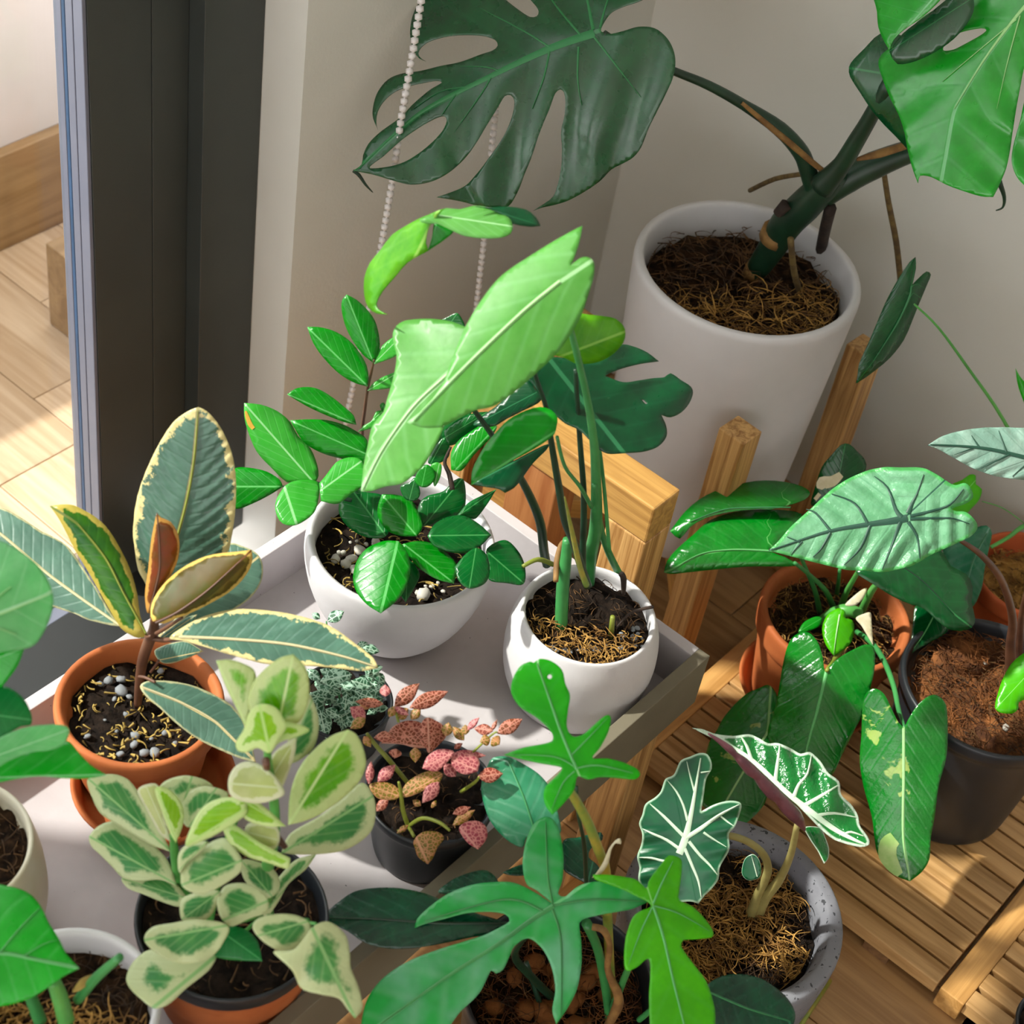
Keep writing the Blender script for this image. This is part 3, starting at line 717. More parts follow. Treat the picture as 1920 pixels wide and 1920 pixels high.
# ------------------------------------------------------------------ monstera
c = on_z(1410, 500, 0.46)[:2]; c = (-0.712, 1.443)
mo = thing('potted_monstera', 'large split-leaved monstera in the big white cylinder pot on the pine stand', 'potted plant', (c[0], c[1], 0.10))
lathe('pot', rounded([(0.0, 0), (0.098, 0), (0.104, 0.006), (0.124, 0.345), (0.1245, 0.354), (0.122, 0.360), (0.1155, 0.360), (0.113, 0.354), (0.111, 0.33), (0.110, 0.29), (0, 0.29)]), (c[0], c[1], 0.10), M['white'], mo)
soil(mo, c, 0.1095, 0.420, M['soilb'], 0.007)
fibres(mo, c, 0.107, 0.421, 520, M['mossd'], seed=11, ln=0.035, rad=0.0008, hump=0.018, flat=1.0)
fibres(mo, c, 0.105, 0.423, 420, M['moss'], seed=12, ln=0.03, rad=0.0008, hump=0.016, sector=lambda x, y: (x * RH[0] + y * RH[1]) * 0.4 - (x * FH[0] + y * FH[1]) > 0.15, flat=1.0)
P = (mo, c)
stem(P, 'b', '525,1420,54 620,1280,72 700,1150,86 800,1050,88 900,950,78 960,890,60', M['stemdk'], (-0.02, -0.01), zs=0.419, name='trunk', seg=14)
stem(P, 'b', '880,960,70 980,850,50 1060,720,46 1120,620,42 1230,420,38', M['stemdk'], (-0.02, -0.05), name='stem', seg=12)
stem(P, 'b', '890,1010,60 1010,920,76 1150,850,72 1330,780,60 1520,730,50 1700,600,40', M['stemdk'], (0.0, 0.03), name='stem', seg=12)
stem(P, 'b', '850,1010,50 810,880,46 770,780,44 660,660,40 480,540,28 300,440,25 130,370,22 -60,290,20 -240,170,17', M['stemdk'], (0.0, -0.05), name='petiole', seg=10)
stem(P, 'b', '470,530,10 600,640,16 720,740,18 850,850,16 930,905,10', M['sheath'], (-0.028, -0.012), name='leaf_sheath')
stem(P, 'b', '905,900,30 950,850,14', M['sheath'], (-0.02, -0.02), name='leaf_sheath')
stem(P, 'b', '1060,820,9 1180,790,22 1320,745,20 1420,700,10', M['sheath'], (-0.03, 0.0), name='leaf_sheath')
TB = FH @ (on_z(*zp('b', 525, 1420), 0.419)[:2] - np.array(c))
stem(P, 'b', '630,1232,80 655,1192,86', M['sheath'], (TB * 0.6, TB * 0.55), name='node_scar', seg=14)
stem(P, 'b', '523,1424,58 552,1374,64', M['sheath'], (TB, TB * 0.93), name='node_scar', seg=14)
stem(P, 'b', '650,1100,26 700,1050,34', M['rootd'], (0.0, 0.0), name='node_scar')
stem(P, 'b', '780,895,13 640,920,13 510,980,12', M['root'], (0.01, 0.10), name='aerial_root')
stem(P, 'b', '1200,890,14 1225,1050,15 1262,1240,16 1285,1440,16', M['root'], (0.02, 0.06), name='aerial_root')
stem(P, 'b', '720,1230,18 738,1400,18 775,1530,14', M['root'], (-0.03, -0.05), ze=0.421, name='aerial_root')
stem(P, 'b', '925,1070,32 895,1190,30 868,1330,28', M['rootd'], (0.0, 0.0), ze=0.419, name='aerial_root')
PC = (mo, CH)
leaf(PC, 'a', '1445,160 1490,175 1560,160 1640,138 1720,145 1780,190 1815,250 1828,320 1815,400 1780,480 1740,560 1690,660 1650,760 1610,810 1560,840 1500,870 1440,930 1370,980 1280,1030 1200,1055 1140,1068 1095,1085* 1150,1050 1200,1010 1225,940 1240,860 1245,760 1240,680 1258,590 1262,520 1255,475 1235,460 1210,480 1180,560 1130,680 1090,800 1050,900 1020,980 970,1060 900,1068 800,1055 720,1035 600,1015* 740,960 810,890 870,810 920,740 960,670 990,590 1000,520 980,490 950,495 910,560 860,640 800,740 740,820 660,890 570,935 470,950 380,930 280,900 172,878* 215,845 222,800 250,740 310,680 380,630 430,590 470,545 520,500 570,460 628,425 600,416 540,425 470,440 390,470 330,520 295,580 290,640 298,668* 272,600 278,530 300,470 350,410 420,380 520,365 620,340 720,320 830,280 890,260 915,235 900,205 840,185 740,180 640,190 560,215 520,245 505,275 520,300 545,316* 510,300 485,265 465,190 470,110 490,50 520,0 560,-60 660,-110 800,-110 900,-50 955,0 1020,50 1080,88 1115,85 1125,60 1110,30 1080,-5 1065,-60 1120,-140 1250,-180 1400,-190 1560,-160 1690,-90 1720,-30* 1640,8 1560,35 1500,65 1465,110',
     (1420, 165), (180, 870), M['mon'], n=(-0.3, -0.7, 0.75), ref=(411, 686), cup=0.27, fold=0.08, bend=-0.03, g=7, rip=0.03, rn=4,
     holes=['255,862 330,800 420,720 520,650 600,607 640,598 652,620 635,665 590,720 520,780 440,830 350,858'], label='dark green split leaf over the bead chain',
     veins=['1410,170,30 1180,250,24 860,400,17 500,590,11 200,865,4', '1410,190,8 1550,370,6 1650,500,2', '1330,240,8 1325,400,6 1345,540,2', '1180,262,8 1150,400,6 1090,560,2', '1180,242,8 1050,160,6 820,40,2', '1340,180,8 1230,50,7 1150,-60,2', '1405,150,12 1375,0,9 1350,-130,3', '1440,140,8 1480,0,6 1540,-110,2', '930,370,6 860,345,5 720,340,2', '760,445,5 620,470,3 480,560,1', '700,480,6 620,600,1', '880,395,6 830,480,5 690,680,1'], vmat=M['veinmd'])
stem(PC, 'a', '170,878,8 200,900,10 235,950,7 272,990,2', M['stemdk'], (-0.004, -0.004), name='leaf_tip')
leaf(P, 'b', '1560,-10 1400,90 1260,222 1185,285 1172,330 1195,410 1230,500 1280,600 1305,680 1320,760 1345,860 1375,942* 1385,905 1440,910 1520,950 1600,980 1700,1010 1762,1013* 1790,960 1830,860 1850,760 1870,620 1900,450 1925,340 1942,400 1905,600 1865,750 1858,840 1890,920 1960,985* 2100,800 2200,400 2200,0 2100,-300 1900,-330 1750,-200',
     (2060, -120), (1500, 900), M['monb'], n=(-0.55, -0.75, 0.6), o=-0.10, cup=0.12, fold=0.12, ref=(1700, 400), g=7, rip=0.02, rn=5,
     holes=['1502,252 1530,200 1600,165 1700,145 1728,155 1700,180 1620,225 1560,255 1515,262'], label='sunlit bright green leaf',
     veins=['2040,-80,16 1900,60,11 1720,300,6 1560,560,2', '1900,80,5 1840,300,4 1780,560,1', '1880,100,5 1650,290,3 1500,420,1'], vmat=M['veinlt'])
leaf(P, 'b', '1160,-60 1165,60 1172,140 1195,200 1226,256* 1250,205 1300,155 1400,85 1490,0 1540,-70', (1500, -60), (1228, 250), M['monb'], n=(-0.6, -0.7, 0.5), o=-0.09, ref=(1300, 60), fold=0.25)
leaf(P, 'b', '1180,175 1100,250 1045,305 1020,345 1026,395 1080,480 1140,570 1200,640 1260,700 1320,765* 1430,640 1450,400 1380,240 1280,180', (1450, 420), (1024, 350), M['mon'], n=(-0.4, -0.8, 0.5), o=-0.05, ref=(1200, 450), cup=0.5, label='dark curled leaf behind the sunlit leaf')
leaf(P, 'b', '1226,262* 1300,170 1420,80 1560,-30 1640,-60 1660,60 1560,200 1400,300 1270,330', (1640, 0), (1230, 262), M['mon'], n=(-0.3, -0.8, 0.5), o=-0.07, ref=(1450, 150))
stem(P, 'b', '1790,930,16 1818,1010,10 1812,1065,6 1775,1083,3', M['stemdk'], (-0.05, -0.05), name='leaf_tip')

# ------------------------------------------------------------------ orange nursery pot (right edge)
c = on_z(1935, 1075, 0.18)[:2]
og = thing('potted_arrow_plant', 'arrow-leaved plant in the orange pot with yellow moss behind the black pot', 'potted plant', (c[0], c[1], 0.0305))
lathe('pot', rounded([(0, 0), (0.05, 0), (0.053, 0.005), (0.0655, 0.125), (0.070, 0.128), (0.0705, 0.147), (0.066, 0.150), (0.064, 0.146), (0.060, 0.115), (0, 0.115)]), (c[0], c[1], 0.0305), M['terra2'], og)
soil(og, c, 0.0605, 0.152, M['moss'], 0.005)
fibres(og, c, 0.059, 0.155, 420, M['moss'], seed=21, ln=0.016, rad=0.0008, hump=0.008)
fibres(og, c, 0.059, 0.155, 120, M['mossd'], seed=22, ln=0.016, hump=0.006)
P = (og, c)
leaf(P, 'b', '1362,1322* 1364,1380 1345,1465* 1380,1430 1420,1396 1440,1412 1422,1460 1380,1560 1340,1660 1300,1750 1230,1840 1160,1900 1100,1945 1056,1972* 1065,1925 1072,1870 1130,1740 1180,1620 1210,1550 1270,1440 1330,1350', (1335, 1500), (1058, 1970), M['burd'], n=(0.35, -0.9, 0.5), o=0.0, ref=(1250, 1650), fold=0.3, veins=['1340,1470,3 1330,1530,7 1270,1660,5 1150,1850,2'], vmat=M['veinmd'], label='dark arrow leaf hanging against the white wall')
stem(P, 'p', '1714,570,2 1760,615,2.5 1815,690,3 1880,785,3.5 1935,900,4 1960,1060,5', M['stemlt'], (0.0, 0.0))
leaf(P, 'p', '1770,1022 1795,1008 1828,990 1850,985 1860,1000 1853,1035 1846,1068 1840,1105 1820,1140 1790,1110 1772,1065', (1850, 1000), (1800, 1130), M['flom'], o=-0.03, ref=(1820, 1050), n=(-0.3, -0.8, 0.6), veins=['1850,1000,1.5 1825,1050,1.2 1808,1110,.5'], vmat=M['veinmd'])
stem(P, 'p', '1858,1026,3.5 1890,1008,4 1925,985,5 1965,1000,5', M['stemlt'], (-0.035, 0.0))
leaf(P, 'f', '1530,370 1560,345 1600,330 1640,302 1672,305 1672,350 1702,375 1690,430 1630,497 1590,560 1560,600 1500,520', (1500, 520), (1680, 320), M['flol'], o=-0.02, ref=(1620, 400), n=(0, -0.8, 0.6))
leaf(P, 'p', '1904,690* 1912,705 1925,722 1940,760 1950,800 1935,790 1918,750 1908,720', (1945, 800), (1904, 690), M['flo'], o=0.0, n=(0, -0.9, 0.4))
stem(P, 'p', '1945,795,3 1955,920,4 1958,1060,5', M['stemlt'])
stem(P, 'q', '1560,640,4 1720,690,5 1860,780,5 2000,900,6', M['stemlt'], (-0.03, 0.0))

# ------------------------------------------------------------------ black pot with dragon-scale leaves
c = on_z(1860, 1285, 0.215)[:2]
bk = thing('potted_dragon_alocasia', 'silvery dark-veined plant on brown stalks in the large black pot at right', 'potted plant', (c[0], c[1], 0.0305))
lathe('pot', rounded([(0, 0), (0.072, 0), (0.076, 0.006), (0.0895, 0.165), (0.096, 0.168), (0.0965, 0.182), (0.094, 0.185), (0.0895, 0.183), (0.086, 0.155), (0, 0.155)]), (c[0], c[1], 0.0305), M['black'], bk)
soil(bk, c, 0.0865, 0.192, M['husk'], 0.006)
fibres(bk, c, 0.084, 0.195, 420, M['mossd'], seed=31, ln=0.022, hump=0.008)
fibres(bk, c, 0.084, 0.196, 420, M['husk'], name='husk_fibre', seed=32, ln=0.025, hump=0.010, flat=1.0)
hc = on_z(1800, 1225, 0.20); 
lathe('husk_clump', [(0.0, 0.0), (0.03, 0.0), (0.028, 0.012), (0.016, 0.02), (0.003, 0.023)], (hc[0], hc[1], 0.185), M['husk'], bk, 14, 0.12)
fibres(bk, (hc[0], hc[1]), 0.03, 0.203, 160, M['husk'], name='husk_fibre', seed=33, ln=0.024, hump=0.01, flat=0.8)
pebbles(bk, [(on_z(1847, 1243, 0.20), 0.0022), (on_z(1886, 1364, 0.20), 0.0034), (on_z(1905, 1245, 0.2), 0.0024)], M['stonew'])
P = (bk, c)
stem(P, 'f', '1855,1330,34 1850,1180,24 1862,1060,22 1840,940,21 1790,820,19 1700,715,16 1600,645,12 1450,560,8', M['stembr'], (0, -0.05), zs=0.195, seg=10)
stem(P, 'f', '1890,1260,26 1900,1130,19 1915,990,17 1990,700,15 2060,300,11', M['stembr'], (0, 0.0), zs=0.195, seg=10)
leaf(P, 'f', '606,692* 660,640 720,570 820,480 940,372 1060,302 1180,266 1280,266 1400,268 1470,300 1560,355 1618,345 1650,380 1656,420 1620,450 1560,470 1545,480* 1570,490 1622,495 1670,538 1679,580 1640,622 1540,670 1430,720 1340,770 1200,802 1100,796 1000,790 880,762 760,732 660,706', (1305, 525), (610, 690), M['drag'], n=(-0.1, -0.75, 1), o=-0.07, fold=0.08, cup=0.12, rip=0.05, rn=6, g=6, label='broad silvery green leaf with dark veins',
     veins=['1320,525,20 1240,540,17 1100,560,12 900,598,8 620,690,2', '1290,520,14 1260,480,10 1220,370,6 1150,310,2', '1325,500,14 1345,450,9 1370,400,5 1405,300,2', '1335,515,9 1440,490,7 1540,455,5 1610,375,2', '1335,530,9 1480,525,6 1560,528,4 1640,555,2', '1325,545,10 1370,620,6 1385,735,2', '1285,545,11 1250,640,7 1190,792,2', '1130,560,9 1080,680,6 995,765,2', '1115,550,9 1050,450,6 930,400,2', '925,590,8 850,500,5 800,480,2', '925,600,8 880,680,5 835,725,2', '780,645,5 740,690,3 720,715,1', '770,650,5 700,620,1'], vmat=M['veindk'])
leaf(P, 'f', '1424,150* 1500,104 1600,76 1720,60 1920,62 2050,80 2120,160 2080,260 1980,325 1900,326 1780,310 1660,270 1560,216 1480,172', (2100, 260), (1428, 150), M['dragg'], n=(0.1, -0.7, 1), o=-0.02, fold=0.15, cup=0.1, rip=0.06, rn=6, ref=(1900, 200), g=6, label='grey silvery leaf at the right edge',
     veins=['1440,148,3 1600,155,6 1750,172,9 1920,212,11 2090,255,12', '1690,160,6 1650,100,2', '1830,185,7 1790,75,2', '1660,165,4 1560,200,1', '1850,195,6 1700,270,1', '1960,222,6 1860,310,1'], vmat=M['veindk'])
leaf(P, 'f', '1985,1190 1920,1220 1860,1270 1812,1350 1782,1440 1770,1500 1800,1526 1860,1530 1890,1505 1892,1472 1960,1440 2050,1350 2060,1240', (2040, 1220), (1780, 1500), M['flol'], n=(-0.2, -0.6, 1), o=-0.10, ref=(1850, 1400), cup=0.3, wave=0.08, label='light green crinkled young leaf')

# ------------------------------------------------------------------ terracotta pot with variegated long leaves
c = on_z(1568, 1150, 0.175)[:2]
bu = thing('potted_trailing_philodendron', 'glossy long-leaved plant in terracotta between the pine stand and the black pot', 'potted plant', (c[0], c[1], 0.0345))
lathe('pot', rounded([(0, 0), (0.060, 0), (0.064, 0.005), (0.078, 0.105), (0.084, 0.108), (0.0855, 0.135), (0.083, 0.140), (0.077, 0.139), (0.0745, 0.132), (0.0725, 0.112), (0, 0.112)]), (c[0], c[1], 0.0345), M['terra'], bu)
soil(bu, c, 0.073, 0.152, M['soilb'], 0.005)
fibres(bu, c, 0.071, 0.155, 360, M['mossd'], seed=41, ln=0.02, hump=0.008)
fibres(bu, c, 0.071, 0.156, 240, M['moss'], seed=42, ln=0.018, hump=0.008)
sa = thing('plant_saucer', 'terracotta saucer under the pot of long glossy leaves', 'saucer', (c[0], c[1], 0.0305))
lathe('dish', rounded([(0, 0), (0.07, 0), (0.078, 0.022), (0.081, 0.024), (0.082, 0.026), (0.079, 0.027), (0.074, 0.022), (0.068, 0.0035), (0, 0.0035)]), (c[0], c[1], 0.0305), M['terra'], sa)
P = (bu, c)
zs = 0.155
stem(P, 'f', '870,1010,15 845,900,13 800,790,11 760,700,9', M['stemgr'], (0, 0.0), zs=zs)
stem(P, 'f', '950,1010,17 900,900,14 820,820,12 740,755,10', M['stemgr'], (0, -0.03), zs=zs)
stem(P, 'f', '975,990,18 1010,900,15 1050,830,13 1090,760,10', M['stemlt'], (0, -0.01), zs=zs)
stem(P, 'f', '1070,1040,22 1105,960,20 1150,880,18 1210,830,12', M['stemlt'], (0, -0.02), zs=zs)
stem(P, 'f', '955,930,13 965,860,11 972,790,9', M['stemgr'], (0, 0.02), zs=zs)
stem(P, 'f', '1060,1110,14 1140,1170,15 1200,1260,15 1250,1390,14 1275,1510,13 1308,1610,9', M['stemgr'], (-0.03, -0.197))
stem(P, 'f', '1000,1120,18 985,1200,15 940,1260,14 905,1310,10', M['stemol'], (-0.02, -0.122))
stem(P, 'f', '880,1060,30 940,1020,36 1010,1000,36 1080,1020,30', M['stemlt'], (-0.012, -0.012), name='crown')
leaf(P, 'f', '100,592* 135,545 180,490 250,430 330,388 440,355 540,335 640,334 740,350 800,374 820,400 790,432 690,464 620,480 560,478 420,492 280,525 200,575 150,632', (700, 470), (102, 592), M['bur'], n=(-0.1, -0.35, 1), o=0.02, fold=0.3, droop=0.15, label='glossy leaf pointing left beside the pine post', veins=['720,470,4 560,470,5 380,480,4 200,545,2'], vmat=M['veinmd'])
leaf(P, 'f', '68,804* 85,745 140,680 220,610 300,540 420,496 560,482 700,486 775,505 765,560 705,612 640,672 600,692 690,725 752,770 640,774 500,775 330,790 180,806 100,813', (640, 690), (70, 803), M['bur'], n=(0.0, -0.55, 1), o=-0.02, fold=0.25, droop=0.1, veins=['680,700,6 560,690,6 400,688,5 250,712,3 90,800,1'], vmat=M['veing'], ref=(600, 690))
leaf(P, 'f', '826,460 850,350 880,262 930,200 980,148 1022,144 1060,180 1100,222 1106,275 1010,360 920,430', (940, 450), (1000, 146), M['burd'], n=(0.1, -0.9, 0.5), o=0.06, fold=0.15, label='dark leaf with a cream patch', blotch=['868,375,14 885,345,34 935,335,28 980,300,16', '845,430,10 870,400,10'], bmat=M['pale'])
leaf(P, 'f', '1055,800 1150,868 1250,930 1340,970 1400,986 1470,1050 1530,1094 1590,1106 1650,1088 1668,1040 1650,960 1655,880 1622,812 1540,770 1490,690 1300,720 1150,760', (1130, 760), (1640, 1080), M['burd'], n=(0.2, -0.4, 1), o=-0.035, droop=0.15, cup=0.2, label='broad dark leaf below the silvery leaf', veins=['1240,740,3 1400,850,4 1560,1020,2'], vmat=M['stemdk'])
leaf(P, 'f', '1314,1240* 1340,1150 1350,1050 1366,972 1440,1000 1530,1094 1440,1162 1370,1202', (1450, 1000), (1316, 1238), M['burd'], n=(0.1, -0.5, 1), o=-0.035, ref=(1420, 1080), veins=['1460,1020,5 1400,1130,4 1325,1230,2'], vmat=M['veing'])
leaf(P, 'f', '705,1182 740,1130 800,1110 850,1148 880,1220 895,1312* 960,1250 1040,1202 1110,1174 1148,1192 1152,1290 1130,1400 1090,1530 1035,1640 985,1740 930,1850 850,1890 780,1840 700,1740 610,1672 606,1600 640,1500 660,1400 680,1280', (900, 1310), (800, 1880), M['bur'], n=(-0.2, -0.6, 0.9), o=-0.135, ref=(900, 1400), fold=0.12, cup=0.1, wave=0.06, droop=0.12, g=6, label='large shiny leaf hanging at the front', veins=['905,1310,11 860,1500,10 800,1720,6 790,1840,3'], vmat=M['veing'])
leaf(P, 'j', '1140,400 1143,300 1150,230 1175,190 1210,182 1250,210 1290,290 1318,345 1345,370* 1370,320 1410,260 1460,220 1500,213 1540,250 1552,320 1548,500 1510,650 1490,800 1472,900 1465,1000 1430,1060 1372,1107* 1310,1082 1250,1030 1210,950 1190,800 1150,650 1132,530', (1342, 375), (1370, 1100), M['burv'], n=(-0.1, -0.8, 0.6), o=-0.20, fold=0.12, wave=0.05, droop=0.05, g=6, label='hanging leaf marbled with cream at the tip', blotch=['1300,900,34 1270,930,44 1265,980,44 1290,1030,34 1325,1075,16'], bmat=M['limep'], veins=['1342,372,9 1342,600,9 1340,900,7 1370,1090,2'], vmat=M['veinlt'])
leaf(P, 'j', '445,385 480,320 540,250 600,200 650,180 690,164 722,190 738,240 720,330 705,430 700,520 690,610 680,720 620,800 540,862* 500,842 400,760 374,740 372,640 390,520 410,440', (700, 240), (540, 858), M['burv'], n=(-0.2, -0.5, 1), o=-0.15, ref=(600, 500), fold=0.1, cup=0.3, g=6, label='leaf under the shiny front leaf with cream mottling', veins=['690,390,8 580,570,7 480,740,4'], vmat=M['veinlt'])
leaf(P, 'f', '884,1080 912,1020 970,988 1000,1008 1000,1040* 1036,1050 1046,1090 1030,1162 980,1212 940,1232* 902,1180 886,1130', (975, 1020), (942, 1230), M['flol'], n=(0, -0.5, 1), o=-0.045, fold=0.25, veins=['972,1020,6 955,1120,4 942,1220,1'], vmat=M['veinlt'])
leaf(P, 'j', '675,690 740,735 795,795 750,800 710,836* 685,770', (690, 700), (711, 834), M['flol'], n=(0, -0.5, 1), o=-0.135, fold=0.3)
leaf(P, 'f', '760,1110 790,1060 850,1032 880,1040 870,1080 800,1110', (880, 1040), (762, 1110), M['phm'], n=(0, -0.5, 1), o=-0.03)
leaf(P, 'f', '1000,972 1040,930 1085,895 1112,885 1095,935 1050,975', (1010, 975), (1110, 888), M['pale'], o=-0.02, n=(0, -0.6, 1), name='leaf_sheath')
leaf(P, 'f', '1055,1040 1095,1018 1130,1012 1136,1060 1144,1180* 1120,1140 1085,1080', (1060, 1040), (1143, 1175), M['pale'], o=-0.045, n=(0, -0.6, 1), name='leaf_sheath')

# ------------------------------------------------------------------ ZZ plant in the white bowl
c = on_z(753, 1010, 0.46)[:2]
zz = thing('potted_zz_plant', 'glossy many-leaved plant in the round white bowl at the back of the tray', 'potted plant', (c[0], c[1], 0.3497))
lathe('bowl', rounded([(0, 0), (0.038, 0), (0.046, 0.003), (0.066, 0.03), (0.079, 0.062), (0.0842, 0.092), (0.0835, 0.106), (0.0815, 0.110), (0.078, 0.110), (0.0745, 0.106), (0.0755, 0.09), (0.075, 0.08), (0, 0.08)]), (c[0], c[1], 0.3497), M['whitematte'], zz)
soil(zz, c, 0.0745, 0.437, M['soil'], 0.004)
fibres(zz, c, 0.072, 0.44, 160, M['straw'], name='bark_shreds', seed=51, ln=0.012, rad=0.0008, hump=0.004)
rr = random.Random(5)
sp = [(230, 430, 25), (345, 390, 28), (305, 430, 30), (280, 455, 26), (320, 480, 26), (265, 400, 14), (420, 345, 22), (245, 400, 12), (650, 600, 34), (690, 560, 14), (620, 590, 12), (745, 585, 12), (360, 440, 20), (590, 565, 10), (330, 345, 10), (300, 350, 9), (720, 545, 10), (375, 360, 12), (410, 360, 10), (660, 560, 9)]
pebbles(zz, [(on_z(*zp('k', x, y), 0.441), r / 2.56 / 2150 * 0.95) for x, y, r in sp], M['stonew'])
P = (zz, c)
stem(P, 'd', '880,1420,9 870,1100,13 885,950,12 905,800,11 930,690,9 948,610,6', M['stembr'], (0, 0.02), zs=0.44, name='stem')
stem(P, 'd', '800,1530,14 700,1500,14 590,1420,12 480,1420,9 350,1440,7', M['stemdk'], (-0.01, -0.02), name='stem')
stem(P, 'd', '1460,1460,18 1440,1360,16 1410,1280,12 1450,1180,8', M['rootd'], (0.0, 0.02), name='stem')
Z = M['zz']; ZL = M['zzl']; ZD = M['zzd']
leaf(P, 'd', '942,630* 870,570 800,470 755,370 735,270 740,215 768,182* 830,215 900,280 950,350 977,440 982,540', (942, 628), (766, 184), Z, n=(0.1, -0.9, 0.6), o=0.02, fold=0.25)
leaf(P, 'd', '905,785* 820,760 720,700 620,600 550,500 510,395* 580,395 680,420 780,480 850,560 900,650 912,730', (902, 780), (512, 398), Z, n=(0, -0.8, 0.7), o=0.02, fold=0.12)
leaf(P, 'd', '948,638* 960,580 1000,520 1060,470 1130,440* 1130,540 1090,585 1020,615', (950, 632), (1130, 450), ZL, n=(0, -0.7, 0.8), o=0.02)
leaf(P, 'd', '905,812* 940,765 1000,725 1060,700 1110,680* 1110,770 1050,795 970,805', (908, 810), (1110, 690), ZL, n=(0, -0.7, 0.8), o=0.02)
leaf(P, 'd', '832,1035* 760,1020 640,975 520,920 440,875 378,836* 430,800 510,788 590,805 680,860 760,925 815,975', (828, 1030), (382, 836), Z, n=(0.1, -0.8, 0.7), o=0.02, fold=0.15)
leaf(P, 'd', '840,1082* 880,1040 930,1010 960,950 1000,940* 1000,1020 940,1055', (845, 1080), (1000, 950), ZL, n=(0, -0.7, 0.8), o=0.02)
leaf(P, 'd', '890,1300* 860,1285 760,1262 620,1225 500,1160 440,1080 398,1006* 500,1000 640,1005 760,1040 850,1090 905,1140', (905, 1230), (402, 1008), Z, n=(0.1, -0.8, 0.7), o=0.01, fold=0.12)
leaf(P, 'd', '565,1412* 470,1408 380,1412 280,1320 180,1210 120,1070 98,980 97,893* 200,903 310,945 395,1015 450,1110 530,1190 575,1300 584,1370', (545, 1405), (100, 898), ZL, n=(0.15, -0.7, 0.9), o=-0.015, fold=0.15, cup=0.2, blotch=['106,945,6 118,985,13 135,1030,15 158,1060,12'], bmat=M['yel'], label='leaf with a yellow spot near its tip')
leaf(P, 'd', '352,1440* 330,1395 250,1345 150,1320 45,1318 -10,1370 -30,1450 -5,1540 50,1586 150,1552 255,1500', (350, 1440), (-25, 1440), Z, n=(0, -0.6, 1), o=-0.03, fold=0.2)
leaf(P, 'd', '355,1445* 400,1412 480,1396 560,1402 590,1430 586,1500 555,1610 440,1690 350,1682 306,1615 306,1530', (360, 1445), (440, 1688), ZL, n=(0, -0.4, 1), o=-0.035, cup=0.2)
leaf(P, 'd', '588,1420* 630,1370 700,1282 780,1250 850,1258 880,1300 890,1380 870,1440 800,1485 710,1552 600,1535* ', (592, 1470), (870, 1270), ZL, n=(0, -0.5, 1), o=-0.03, fold=0.1)
leaf(P, 'd', '1380,360 1430,328 1490,303 1525,345 1542,395 1490,480 1380,440', (1400, 440), (1490, 305), ZD, n=(0, -0.9, 0.4), o=0.05)
leaf(P, 'd', '985,905 1010,890 1030,930 1010,960', (985, 950), (1010, 892), Z, o=0.04, n=(0, -0.9, 0.4))
leaf(P, 'd', '1405,1075* 1500,1000 1600,960 1692,948* 1650,1045 1560,1120 1440,1172 1412,1120', (1410, 1120), (1690, 950), ZD, n=(0, -0.7, 0.7), o=0.03, fold=0.2)
leaf(P, 'd', '1452,1330* 1452,1220 1500,1140 1580,1080 1680,1022 1752,1045 1705,1125 1600,1235 1520,1335', (1480, 1330), (1750, 1045), Z, n=(0, -0.7, 0.7), o=0.0, fold=0.15)
leaf(P, 'd', '1300,1282 1340,1190 1375,1142 1412,1115 1442,1175 1432,1250 1355,1292', (1320, 1285), (1410, 1118), ZD, n=(0, -0.7, 0.7), o=0.02)
leaf(P, 'd', '1280,1240* 1320,1100 1400,1020 1500,960 1590,940 1500,1090 1420,1120 1360,1200', (1290, 1240), (1590, 942), ZD, n=(0, -0.7, 0.7), o=0.035)
leaf(P, 'd', '1015,1772 920,1776 830,1742 750,1672 716,1590 740,1502 800,1455 900,1478 1005,1500 1060,1600 1050,1720', (1030, 1770), (800, 1456), ZD, n=(-0.2, -0.6, 1), o=-0.01, cup=0.25)
leaf(P, 'd', '1230,1765* 1120,1762 1030,1722 975,1640 975,1560 1000,1490* 1100,1495 1190,1530 1230,1590 1265,1700', (1225, 1760), (1000, 1492), M['zz'], n=(-0.2, -0.7, 0.8), o=-0.02, cup=0.25, fold=0.1)
leaf(P, 'd', '1250,1705* 1232,1610 1250,1540 1300,1500 1400,1470 1470,1400 1530,1388 1548,1500 1530,1602 1450,1652 1340,1685', (1270, 1700), (1520, 1390), ZD, n=(0.1, -0.7, 0.8), o=0.0, cup=0.2)
leaf(P, 'd', '1298,1762* 1340,1690 1430,1640 1540,1634 1640,1690 1714,1758* 1640,1832 1540,1876 1420,1862 1330,1820', (1305, 1762), (1710, 1757), ZD, n=(0.1, -0.4, 1), o=-0.035, cup=0.15, fold=0.1)
leaf(P, 'd', '1490,1630* 1560,1550 1650,1500 1748,1458* 1685,1560 1612,1650 1560,1642', (1500, 1630), (1745, 1460), ZD, n=(0, -0.6, 1), o=0.0)
leaf(P, 'd', '1120,1440 1180,1410 1220,1380 1250,1480 1220,1530 1150,1520', (1180, 1520), (1215, 1385), ZD, n=(0, -0.8, 0.7), o=0.0)
leaf(P, 'd', '1215,1400 1240,1330 1290,1295 1340,1330 1345,1390 1300,1440 1250,1440', (1260, 1440), (1290, 1297), M['phm'], n=(0, -0.8, 0.7), o=-0.01)
leaf(P, 'd', '1320,1300 1360,1280 1390,1300 1380,1380 1345,1440 1330,1390', (1345, 1430), (1375, 1285), ZL, n=(0, -0.8, 0.7), o=-0.005)
leaf(P, 'k', '530,345* 460,345 380,380 332,440 313,520 330,590 380,650 445,691* 510,642 560,580 587,490 576,405', (525, 350), (445, 688), Z, n=(-0.1, -0.4, 1), o=-0.055, cup=0.2, fold=0.1)
